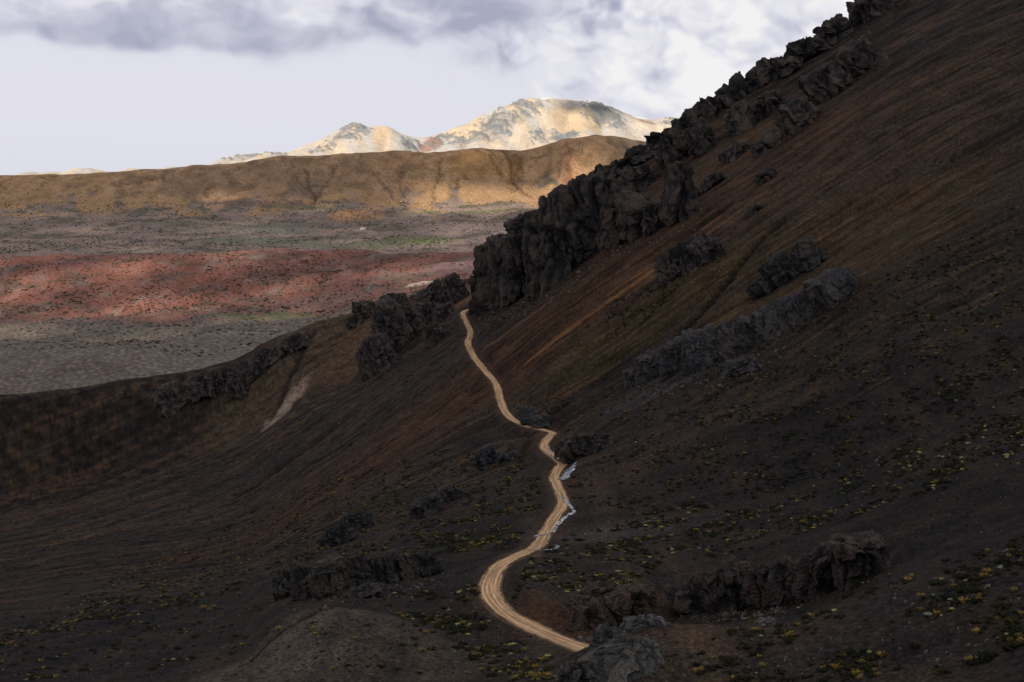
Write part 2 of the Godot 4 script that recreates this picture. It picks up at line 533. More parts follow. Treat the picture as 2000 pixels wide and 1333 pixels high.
# A crag: a block broken along joints into upright slabs, ledges and chips. half = half sizes in metres, joint = spacing of its joints.
func rock_mesh(n: int, half: Vector3, origin: Vector3, joint: float, taper: float, blocky: float, rough: float, tone: Color, tone2: Color, unit: float) -> ArrayMesh:
	var st := SurfaceTool.new()
	st.begin(Mesh.PRIMITIVE_TRIANGLES)
	var faces := [[Vector3(1, 0, 0), Vector3(0, 1, 0), Vector3(0, 0, 1)], [Vector3(-1, 0, 0), Vector3(0, 0, 1), Vector3(0, 1, 0)], [Vector3(0, 1, 0), Vector3(0, 0, 1), Vector3(1, 0, 0)],
		[Vector3(0, 0, 1), Vector3(1, 0, 0), Vector3(0, 1, 0)], [Vector3(0, 0, -1), Vector3(0, 1, 0), Vector3(1, 0, 0)]]
	var count := 0
	var r := RandomNumberGenerator.new()
	r.seed = int(absf(origin.x * 7.0 + origin.z * 13.0 + half.x * 101.0))
	var cuts: Array[Vector3] = []            # planes that bound the block: normal / distance
	for e in [Vector3(1, 0, 0), Vector3(-1, 0, 0), Vector3(0, 1, 0), Vector3(0, -1, 0), Vector3(0, 0, 1), Vector3(0, 0, -1)]:
		cuts.append((e + Vector3(r.randfn(), r.randfn() * 0.6, r.randfn()) * 0.16).normalized() / r.randf_range(0.82, 1.0))
	for e in 9:
		cuts.append(Vector3(r.randfn(), r.randfn() * 0.45 + 0.18, r.randfn()).normalized() / r.randf_range(0.86, 1.12))
	for f in faces:
		var back: bool = f[0].z < -0.5
		var m := maxi(n / 4, 4) * 2 if back and n > 12 else n
		for i in m + 1:
			for j in m + 1:
				var cube: Vector3 = f[0] + f[1] * (2.0 * i / m - 1.0) + f[2] * (2.0 * j / m - 1.0)
				cube = Vector3(snappedf(cube.x, 0.0001), snappedf(cube.y, 0.0001), snappedf(cube.z, 0.0001))
				var dir := cube.normalized()
				var k := 0.0
				for e in cuts:
					k = maxf(k, e.dot(dir))
				if blocky < 3.0:
					k = lerpf(k, 1.0, (3.0 - blocky) * 0.8)
				var p := dir / k
				var pinch := lerpf(1.0, taper, clampf(p.y * 0.5 + 0.5, 0.0, 1.0))
				p.x *= pinch
				p.z *= pinch
				var s := p * half
				var g := (s + origin) / joint
				var bend := rock_fbm.get_noise_3d(g.x * 0.7, g.y * 0.7, g.z * 0.7)
				g += Vector3(bend, bend * 0.6, -bend) * 0.35
				var slab := rock_cell.get_noise_3d(g.x, g.y * 0.3, g.z)
				var ledge := rock_cell.get_noise_3d(g.x * 0.6 + 7.0, g.y * 1.3, g.z * 0.6)
				var chip := rock_cell.get_noise_3d(g.x * 2.7, g.y * 1.2, g.z * 2.7 + 5.0)
				var seam := rock_seam.get_noise_3d(g.x, g.y * 0.35, g.z) + 1.0
				var grain := rock_fbm.get_noise_3d(g.x * 3.0, g.y * 2.0, g.z * 3.0)
				var push := bend * 0.18 + slab * 0.26 + ledge * 0.16 + chip * 0.15 + grain * 0.13 - maxf(0.16 - seam, 0.0) * 1.9
				s += dir * push * joint * rough
				var v := slab * 0.28 + chip * 0.34 + grain * 1.0 + bend * 0.4 - maxf(0.2 - seam, 0.0) * 1.5
				var c := tone.lerp(tone2, clampf(0.40 + v, 0.0, 1.0))
				st.set_smooth_group(0xffffffff)
				st.set_color(Color(minf(c.r / unit, 1.0), minf(c.g / unit, 1.0), minf(c.b / unit, 1.0)))
				st.add_vertex(s)
		for i in m:
			for j in m:
				var a := count + i * (m + 1) + j
				st.add_index(a)
				st.add_index(a + m + 1)
				st.add_index(a + 1)
				st.add_index(a + 1)
				st.add_index(a + m + 1)
				st.add_index(a + m + 2)
		count += (m + 1) * (m + 1)
	st.generate_normals()
	return st.commit()

var rock_mat: StandardMaterial3D
const ROCK_UNIT := 0.2

# One mass of rock whose foot shows at (u, v): wide and high in picture pixels; deep = depth over width
func crag(parent: Node3D, called: String, u: float, v: float, wide: float, high: float, deep: float, n: int, tone: Color, tone2: Color, opts := {}) -> MeshInstance3D:
	var r := ray(u, v)
	var d: float = opts.get("d", -1.0)
	if d < 0.0:
		d = slope.hit(r, 150.0, 1400.0)
	if d < 0.0:
		print("crag misses the ground ", u, " ", v)
		d = 900.0
	var m := d / LENS
	var half := Vector3(wide * m * 0.5, high * m * 0.62, wide * m * 0.5 * deep)
	var p := at(u, v, d) + Vector3(0, high * m * 0.38, -half.z * opts.get("back", 0.5))
	var mesh := rock_mesh(n, half, p, opts.get("joint", 9.0), opts.get("taper", 0.75), opts.get("blocky", 4.0), opts.get("rough", 1.0), tone, tone2, ROCK_UNIT)
	var o := put_mesh(called, mesh, rock_mat, parent)
	o.position = p
	o.rotation_degrees = Vector3(opts.get("pitch", 0.0), opts.get("turn", 0.0), opts.get("lean", 0.0))
	return o

# ------------------------------------------------------------------ plants
func tussock_mesh(sd: int) -> ArrayMesh:
	var r := RandomNumberGenerator.new()
	r.seed = sd
	var st := SurfaceTool.new()
	st.begin(Mesh.PRIMITIVE_TRIANGLES)
	for k in 46:
		var a := r.randf() * TAU
		var lean := pow(r.randf(), 0.7) * 0.95
		var out := Vector3(cos(a), 0, sin(a))
		var side := Vector3(-sin(a), 0, cos(a)).rotated(Vector3.UP, r.randf_range(-0.8, 0.8)) * r.randf_range(0.035, 0.075)
		var foot := out * r.randf_range(0.0, 0.22)
		var len := r.randf_range(0.65, 1.05)
		var knee := foot + (Vector3.UP * cos(lean * 0.6) + out * sin(lean * 0.6)) * len * 0.6
		var tip := knee + (Vector3.UP * cos(lean * 1.5) + out * sin(lean * 1.5)) * len * 0.42
		var c := Color(1, 1, 1) * r.randf_range(0.6, 1.0)
		for q in [foot - side, knee - side, foot + side, foot + side, knee - side, knee + side, knee - side, tip, knee + side]:
			st.set_color(c)
			st.add_vertex(q)
	st.generate_normals()
	return st.commit()

func shrub_mesh(sd: int) -> ArrayMesh:
	var r := RandomNumberGenerator.new()
	r.seed = sd
	var st := SurfaceTool.new()
	st.begin(Mesh.PRIMITIVE_TRIANGLES)
	var lobes: Array[Vector3] = []
	for k in 5:
		lobes.append(Vector3(r.randf_range(-0.34, 0.34), r.randf_range(0.15, 0.42), r.randf_range(-0.34, 0.34)))
	for k in 150:
		var dir := Vector3(r.randfn(), r.randfn() * 0.8 + 0.25, r.randfn()).normalized()
		var p := lobes[k % 5] + dir * r.randf_range(0.14, 0.36)
		p.y = maxf(p.y, 0.02)
		var t := dir.cross(Vector3(r.randfn(), r.randfn(), r.randfn())).normalized()
		var b := dir.cross(t)
		var s := r.randf_range(0.06, 0.13)
		var c := Color(1, 1, 1) * r.randf_range(0.55, 1.0)
		for q in [p - t * s, p + b * s * 1.7, p + t * s]:
			st.set_color(c)
			st.add_vertex(q)
	st.generate_normals()
	return st.commit()

func cushion_mesh(sd: int) -> ArrayMesh:
	var st := SurfaceTool.new()
	st.begin(Mesh.PRIMITIVE_TRIANGLES)
	var rings := 5
	var arms := 18
	for i in rings + 1:
		for j in arms:
			var a := TAU * j / arms
			var t := float(i) / rings
			var e := 0.36 + 0.16 * n_fbm.get_noise_2d(cos(a) * 0.9 + sd * 7.0, sin(a) * 0.9)
			var p := Vector3(cos(a) * e * t, 0.16 * (1.0 - t * t) + 0.05 * n_one.get_noise_2d(cos(a) * t * 5.0 + sd, sin(a) * t * 5.0) - 0.04, sin(a) * e * t)
			var w := 0.8 + 0.4 * n_one.get_noise_2d(cos(a) * t * 8.0 + sd, sin(a) * t * 8.0 + 30.0)
			st.set_smooth_group(0)
			st.set_color(Color(w, w, w))
			st.add_vertex(p)
	for i in rings:
		for j in arms:
			var a := i * arms + j
			var b := i * arms + (j + 1) % arms
			for q in [a, b, a + arms, b, b + arms, a + arms]:
				st.add_index(q)
	st.generate_normals()
	return st.commit()

func leaf_material(r: float, g: float, b: float) -> StandardMaterial3D:
	var m := StandardMaterial3D.new()
	m.albedo_color = lin(r, g, b)
	m.vertex_color_use_as_albedo = true
	m.roughness = 0.95
	m.metallic_specular = 0.15
	m.cull_mode = BaseMaterial3D.CULL_DISABLED
	return m

func inside(p: PackedVector2Array, q: Vector2) -> bool:
	return Geometry2D.is_point_in_polygon(q, p)

# spots of one kind scattered through a zone of ground: [point, size]
func scatter(zone: Array, count: int, small: float, big: float, clump: float, keep_off: float, place: String) -> Array:
	var poly := PackedVector2Array()
	var lo := Vector2(1e9, 1e9)
	var hi := Vector2(-1e9, -1e9)
	for k in range(0, zone.size(), 2):
		var p := Vector2(zone[k], zone[k + 1])
		poly.append(p)
		lo = lo.min(p)
		hi = hi.max(p)
	var out := []
	var tries := 0
	while out.size() < count and tries < count * 12:
		tries += 1
		var q := Vector2(rng.randf_range(lo.x, hi.x), rng.randf_range(lo.y, hi.y))
		if not inside(poly, q):
			continue
		var r := ray(q.x, q.y)
		var d := slope.hit(r, 165.0, 1350.0)
		if d < 0.0:
			continue
		var x := r.x * d
		if clump > 0.0 and n_one.get_noise_2d(x * 0.06 + 100.0, d * 0.05) + 0.6 * n_one.get_noise_2d(x * 0.25, d * 0.2 + 60.0) < rng.randf_range(-0.5, 0.9) * clump:
			continue
		if road_near(x, d).x < keep_off:
			continue
		out.append([Vector3(x, ground(x, d), -d), rng.randf_range(small, big) * (0.75 + 0.5 * rng.randf()), place])
	return out

func stand(p: Vector3, size: Vector3, turn: float) -> Transform3D:
	return Transform3D(Basis(Vector3.UP, turn).scaled_local(size), p)

func in_view(a: Array) -> float:
	if a[2] == "":
		return 0.0
	return a[1] / -a[0].z * (1.0 if absf(a[0].x / a[0].z) < 0.203 else 0.2)

# the largest in view as things of their own, the rest as one mass
func plant_kind(called: String, label_of: Callable, category: String, group: String, meshes: Array, mats: Array, spots: Array, most: int, rest_called: String, rest_label: String, flat: float, sink: float) -> void:
	spots.sort_custom(func(a, b): return in_view(a) > in_view(b))
	var n := mini(most, spots.size())
	for i in n:
		var s: float = spots[i][1]
		var o := MeshInstance3D.new()
		o.name = numbered(called)
		o.mesh = meshes[i % meshes.size()]
		o.material_override = mats[rng.randi() % mats.size()]
		o.transform = stand(spots[i][0] - Vector3(0, sink * s, 0), Vector3(s * rng.randf_range(0.85, 1.25), s * flat * rng.randf_range(0.8, 1.15), s), rng.randf() * TAU)
		tag(o, label_of.call(spots[i]), category, group)
		add_child(o)
	for v in meshes.size():
		var left := []
		for i in range(n + v, spots.size(), meshes.size()):
			left.append(i)
		if left.is_empty():
			continue
		var mm := MultiMesh.new()
		mm.transform_format = MultiMesh.TRANSFORM_3D
		mm.mesh = meshes[v]
		mm.instance_count = left.size()
		for k in left.size():
			var s: float = spots[left[k]][1]
			mm.set_instance_transform(k, stand(spots[left[k]][0] - Vector3(0, sink * s, 0), Vector3(s * 1.05, s * flat, s), rng.randf() * TAU))
		var o := MultiMeshInstance3D.new()
		o.name = numbered(rest_called)
		o.multimesh = mm
		o.material_override = mats[v % mats.size()]
		o.set_meta("kind", "stuff")
		tag(o, rest_label, category)
		add_child(o)

# ------------------------------------------------------------------ sky
func fbm(x: float, y: float) -> float:
	return n_fbm.get_noise_2d(x, y)

func sky_color(az: float, el: float) -> Color:        # radians
	# cloud cover in flat coordinates that carry on all round
	var u := 1000.0 + LENS * az
	var v := 470.0 - LENS * tan(minf(el, 1.2))
	var wx := fbm(u * 0.004 + 3.0, v * 0.006) * 60.0
	var wy := fbm(u * 0.004 + 43.0, v * 0.006 + 9.0) * 34.0
	var pu := u + wx
	var pv := v + wy
	var g := 0.66
	var high := smoothstep(170.0, 20.0, pv)
	var left := 1.0 - smoothstep(960.0, 1080.0, pu)
	var right := smoothstep(1000.0, 1240.0, pu + fbm(pu * 0.006, pv * 0.008 + 77.0) * 160.0)
	# the grey underside of the long bank, and its paler top
	var middle := 92.0 - 30.0 * smoothstep(520.0, 900.0, pu)
	var bank := exp(-pow((pv - middle) / (30.0 if pv < middle else 17.0), 2.0))
	g -= 0.52 * bank * left * (0.75 + 0.5 * fbm(pu * 0.008, pv * 0.01 + 20.0))
	g += (fbm(pu * 0.005 + 8.0, pv * 0.012) * 0.55 - 0.14 + 0.12 * fbm(pu * 0.02, pv * 0.035 + 40.0)) * left * smoothstep(95.0, 30.0, pv)
	# ragged wisps between the bank and the bright cloud
	var wisp := exp(-pow((pu - 990.0) / 95.0, 2.0) - pow((pv - 100.0) / 42.0, 2.0))
	g -= wisp * (0.24 + 0.5 * fbm(pu * 0.013, pv * 0.02 + 5.0))
	var hole := exp(-pow((pu - 1150.0) / 85.0, 2.0) - pow((pv - 28.0) / 42.0, 2.0))
	g -= hole * (0.42 + 0.75 * fbm(pu * 0.014 + 31.0, pv * 0.018))
	# bright heap of cloud
	var heap := right * smoothstep(300.0, 190.0, pv)
	g += heap * (0.15 + 0.62 * fbm(pu * 0.0065 + 15.0, pv * 0.010 + 3.0) + 0.20 * fbm(pu * 0.022, pv * 0.03))
	g += high * 0.05 * fbm(pu * 0.03, pv * 0.04)
	g += 0.05 * smoothstep(380.0, 240.0, v) * (1.0 - heap) * (1.0 - high)
	g += clampf((-40.0 - pv) / 300.0, 0.0, 1.0) * fbm(pu * 0.0018, pv * 0.0022 + 60.0) * 0.35
	var dark := Color(0.645, 0.655, 0.745)
	var base := Color(0.868, 0.868, 0.912)
	var white := Color(0.955, 0.952, 0.956)
	if g < 0.66:
		return base.lerp(dark, clampf((0.66 - g) / 0.55, 0.0, 1.0))
	return base.lerp(white, clampf((g - 0.66) / 0.30, 0.0, 1.0))

func sky_round(az: float, el: float) -> Color:     # the same cloud cover, closed behind the camera
	var c := sky_color(sin(az * 0.5) * 2.0, el)
	var w := smoothstep(2.3, PI, absf(az)) * 0.5
	return c if w <= 0.0 else c.lerp(sky_color(-sin(az * 0.5) * 2.0, el), w)

func make_sky() -> Sky:
	var w := 512
	var h := 256
	var im := Image.create(w, h, false, Image.FORMAT_RGB8)
	im.fill(Color(0.5, 0.47, 0.45))
	for y in h / 2 + 2:
		for x in w:
			im.set_pixel(x, y, sky_round(wrapf((x + 0.5) / w * TAU, -PI, PI), maxf(0.5 - (y + 0.5) / h, 0.0) * PI))
	im.resize(4096, 2048, Image.INTERPOLATE_CUBIC)
	for y in range(850, 1034):
		for k in range(-340, 340):
			im.set_pixel(posmod(k, 4096), y, sky_round((k + 0.5) / 4096.0 * TAU, maxf(0.5 - (y + 0.5) / 2048.0, 0.0) * PI))
	var mat := PanoramaSkyMaterial.new()
	mat.panorama = ImageTexture.create_from_image(im)
	var sky := Sky.new()
	sky.sky_material = mat
	return sky

# ------------------------------------------------------------------ clouds above and behind, whose shade lies on the ground
func puff(st: SurfaceTool, c: Vector3, r: float, sd: float) -> void:
	var rings := 6
	var arms := 10
	var grid_at := func(i: int, j: int) -> Vector3:
		var a := TAU * (j % arms) / arms
		var b := PI * i / rings
		var dir := Vector3(sin(b) * cos(a), cos(b), sin(b) * sin(a))
		var e := 1.0 + 0.45 * n_one.get_noise_3d(dir.x * 1.3 + sd, dir.y * 1.3, dir.z * 1.3 - sd)
		return c + Vector3(dir.x, dir.y * 0.55, dir.z) * r * e
	for i in rings:
		for j in arms:
			var q := [grid_at.call(i, j), grid_at.call(i, j + 1), grid_at.call(i + 1, j), grid_at.call(i + 1, j + 1)]
			st.set_smooth_group(0)
			for k in [0, 1, 2, 1, 3, 2]:
				st.add_vertex(q[k])

# puffs at the given height, over the ground points [x, d, y, radius]
func make_cloud(height: float, spots: Array) -> void:
	var st := SurfaceTool.new()
	st.begin(Mesh.PRIMITIVE_TRIANGLES)
	var k := 0.0
	for s in spots:
		k += 3.7
		var p := Vector3(s[0], s[2], -s[1])
		var c: Vector3 = p + SUN * ((height + 60.0 * sin(k) - s[2]) / SUN.y)
		puff(st, c, s[3], k)
	st.generate_normals()
	var m := StandardMaterial3D.new()
	m.albedo_color = lin(0.85, 0.85, 0.86)
	m.roughness = 1.0
	m.metallic_specular = 0.0
	m.backlight_enabled = true
	m.backlight = Color(0.5, 0.5, 0.5)
	structure("cloud", st.commit(), m)

# ------------------------------------------------------------------ paint of each piece of ground
func slope_paint(x: float, d: float, y: float, here: Array[Patch]) -> Color:
	var f := along(x, d)
	var streak := n_one.get_noise_2d(x * 0.006, f * 0.05)
	var streak2 := n_one.get_noise_2d(x * 0.014 + 70.0, f * 0.22)
	var streak3 := n_one.get_noise_2d(x * 0.05 + 20.0, f * 0.75)
	var mottle := n_mid.get_noise_2d(x + 300.0, d)
	var speck := n_fine.get_noise_2d(x * 1.5, d * 1.5 + 90.0)
	var far := smoothstep(-22.0, 26.0, d - 520.0 + n_big.get_noise_2d(x * 1.4 + 77.0, d * 1.4) * 130.0 + mottle * 40.0)     # scree begins, in tongues
	var c := Color(0.042, 0.037, 0.034)
	var bands := streak * 1.1 + streak2 * 0.75
	c = c.lerp(Color(0.084, 0.055, 0.036), clampf(bands * 1.5 - 0.45, 0.0, 0.6) * far)
	c = c.lerp(Color(0.033, 0.028, 0.028), clampf(-bands * 1.5 - 0.15, 0.0, 0.8) * far)
	c = c.lerp(Color(0.050, 0.039, 0.027), clampf(mottle * 1.5 + 0.1, 0.0, 1.0) * (1.0 - far * 0.8))
	c = blend(c, here, x, f, mottle * 0.5 + streak2 * 0.35 * far)
	var lines := (streak2 * 0.42 + streak3 * 0.30) * far
	if lines > 0.0:
		c = c.lerp(Color(c.r * 1.7, c.g * 1.45, c.b * 1.25), clampf(lines * 1.5, 0.0, 1.0))
	else:
		c = c * (1.0 + lines * 1.15)
	c = c * (1.0 + mottle * 0.40 + speck * 0.60)
	var r := road_near(x, d)
	if r.x < 7.5:
		var bank := Color(0.085, 0.058, 0.040)
		c = c.lerp(bank * (1.0 + speck * 0.6), 0.7 * (1.0 - smoothstep(2.2, 6.0, r.x + mottle * 3.0)))
	return c

func valley_shape(x: float, d: float, y: float) -> float:
	var hill := smoothstep(3380.0, 3560.0, d)
	var gully := absf(n_one.get_noise_2d(x * 0.006 + n_big.get_noise_2d(x * 0.5, d * 0.5) * 0.6, d * 0.0012 + 30.0))
	y += n_big.get_noise_2d(x * 0.45, d * 0.3) * (7.0 + 6.0 * smoothstep(2600.0, 2300.0, d)) + n_mid.get_noise_2d(x * 0.35, d * 0.25) * 2.4
	y -= hill * (0.25 - minf(gully, 0.25)) * 26.0 * smoothstep(3800.0, 3700.0, d)
	var red := smoothstep(2050.0, 2200.0, d) * smoothstep(2560.0, 2440.0, d)
	y += red * n_mid.get_noise_2d(x * 0.2, d * 0.3) * 4.0
	return y

func valley_paint(x: float, d: float, y: float, here: Array[Patch]) -> Color:
	var big := n_big.get_noise_2d(x * 0.6 + 900.0, d * 0.4)
	var mid := n_mid.get_noise_2d(x * 0.35, d * 0.22 + 400.0)
	var fine := n_fine.get_noise_2d(x * 0.45, d * 0.3)
	var flat := Color(0.135, 0.108, 0.086).lerp(Color(0.10, 0.10, 0.068), clampf(mid * 2.0, 0.0, 0.8)).lerp(Color(0.23, 0.19, 0.165), clampf(fine * 1.6 - 0.1, 0.0, 0.7))
	var red := Color(0.215, 0.098, 0.075)
	var plain := Color(0.26, 0.192, 0.158)
	var gold := Color(0.33, 0.205, 0.110)
	var c := flat.lerp(red, smoothstep(1960.0, 2120.0, d + mid * 160.0))
	var scrub := n_fbm.get_noise_2d(x * 0.006, d * 0.011 + 7.0) + 0.5 * n_mid.get_noise_2d(x * 0.5, d * 0.6)
	c = c.lerp(Color(0.125, 0.085, 0.068), smoothstep(0.06, 0.26, scrub) * 0.8 * smoothstep(2000.0, 2150.0, d))
	c = c.lerp(plain.lerp(Color(0.125, 0.112, 0.080), clampf(scrub * 3.0 + 0.1, 0.0, 0.8)), smoothstep(2500.0, 2560.0, d))
	c = c.lerp(gold, smoothstep(-30.0, 50.0, d - 3380.0 + big * 300.0 + mid * 160.0))
	c = c.lerp(Color(0.16, 0.13, 0.115), clampf(mid * 1.3 - 0.15, 0.0, 0.7) * smoothstep(3700.0, 3300.0, d))
	c = blend(c, here, x, d, mid * 0.6 + fine * 0.45)
	# run-off lines down the golden face
	var hill := smoothstep(3420.0, 3560.0, d)
	if hill > 0.0:
		var wob := n_big.get_noise_2d(x * 0.5, d * 0.5) * 0.6
		var gully := absf(n_one.get_noise_2d(x * 0.006 + wob, d * 0.0012 + 30.0))
		c = c.lerp(Color(0.13, 0.085, 0.055), hill * 0.65 * (1.0 - smoothstep(0.015, 0.075, gully)))
		var fan := n_one.get_noise_2d(x * 0.03 + wob * 3.0, d * 0.003)
		c = c * (1.0 + fan * 0.22 * hill)
	return c * (1.0 + mid * 0.30 + fine * 0.22 + big * 0.15)

var rocky: Array[Patch] = []

func crag_mask(x: float, d: float) -> float:
	var rock := 0.0
	for p in rocky:
		if absf(d - p.d) > p.rd * 1.15 or absf(x - p.x) > p.rx * 1.15:
			continue
		var ex := (x - p.x) / p.rx
		var ed := (d - p.d) / p.rd
		rock = maxf(rock, 1.0 - smoothstep(0.3, 1.3, ex * ex + ed * ed))
	if rock <= 0.0:
		return 0.0
	var a := n_fbm.get_noise_2d(x * 0.0065 + d * 0.004, d * 0.0022)
	var b := n_mid.get_noise_2d(x * 0.5 + d * 0.25, d * 0.16)
	var c := n_fine.get_noise_2d(x * 0.16, d * 0.08)
	return smoothstep(0.27, 0.40, a * 0.6 + b * 0.9 + c * 0.45 + rock * 0.46)

func peak_shape(x: float, d: float, y: float) -> float:
	var top := smoothstep(6680.0, 6560.0, d)
	var rib := absf(n_one.get_noise_2d(x * 0.004 + 5.0, d * 0.0012))
	y += (rib - 0.25) * 34.0 * smoothstep(6600.0, 6450.0, d)
	y += n_big.get_noise_2d(x * 0.25, d * 0.2) * 10.0 * top + n_mid.get_noise_2d(x * 0.18, d * 0.14) * 4.0
	y += crag_mask(x, d) * (5.0 + 14.0 * n_mid.get_noise_2d(x * 0.8, d * 0.6))
	return y

func peak_paint(x: float, d: float, y: float, here: Array[Patch]) -> Color:
	var mid := n_mid.get_noise_2d(x * 0.16 + d * 0.1, d * 0.07)
	var fine := n_fine.get_noise_2d(x * 0.16, d * 0.09)
	var run := n_one.get_noise_2d(x * 0.011 + d * 0.003, d * 0.0014)
	var c := Color(0.405, 0.365, 0.315)
	c = c.lerp(Color(0.47, 0.385, 0.28), clampf(run * 1.4, 0.0, 1.0))
	c = c.lerp(Color(0.40, 0.385, 0.36), clampf(-run * 1.4, 0.0, 1.0))
	c = blend(c, here, x, d, mid * 0.6)
	c = c.lerp(Color(0.155, 0.168, 0.18), crag_mask(x, d) * 0.85 * (0.6 + 0.6 * clampf(0.5 + fine, 0.0, 1.0)))
	return c * (1.0 + mid * 0.2 + fine * 0.15)

# ------------------------------------------------------------------ the scene
func _ready() -> void:
	rng.seed = 4711
	# camera
	var cam := Camera3D.new()
	cam.name = "camera"
	cam.fov = rad_to_deg(2.0 * atan(666.5 / LENS))
	cam.near = 1.0
	cam.far = 20000.0
	cam.rotation.x = -tilt
	add_child(cam)
	cam.current = true
	# sky and exposure
	var env := Environment.new()
	env.background_mode = Environment.BG_SKY
	env.sky = make_sky()
	env.background_energy_multiplier = 1.0
	env.tonemap_mode = Environment.TONE_MAPPER_LINEAR
	env.tonemap_exposure = 1.0
	env.sdfgi_enabled = true
	env.ssao_enabled = true
	env.ssil_enabled = true
	var around := WorldEnvironment.new()
	around.name = "environment"
	around.environment = env
	add_child(around)
	# sun
	var sun := DirectionalLight3D.new()
	sun.name = "sun"
	sun.light_energy = 1.55
	sun.light_color = Color(1.0, 0.945, 0.865)
	sun.light_angular_distance = 1.0
	sun.shadow_enabled = true
	add_child(sun)
	sun.look_at_from_position(SUN * 100.0, Vector3.ZERO)

	slope = relief(SLOPE_SECTIONS, 1)
	valley = relief(VALLEY_SECTIONS, 2)
	peak = relief(PEAK_SECTIONS, 0)
	lay_road_line()
	print("relief ", Time.get_ticks_msec())
	build_ground()
	print("ground ", Time.get_ticks_msec())
	build_road()
	build_clouds()
	build_rocks()
	print("rocks ", Time.get_ticks_msec())
	build_water()
	build_plants()
	build_small()
	print("done ", Time.get_ticks_msec())

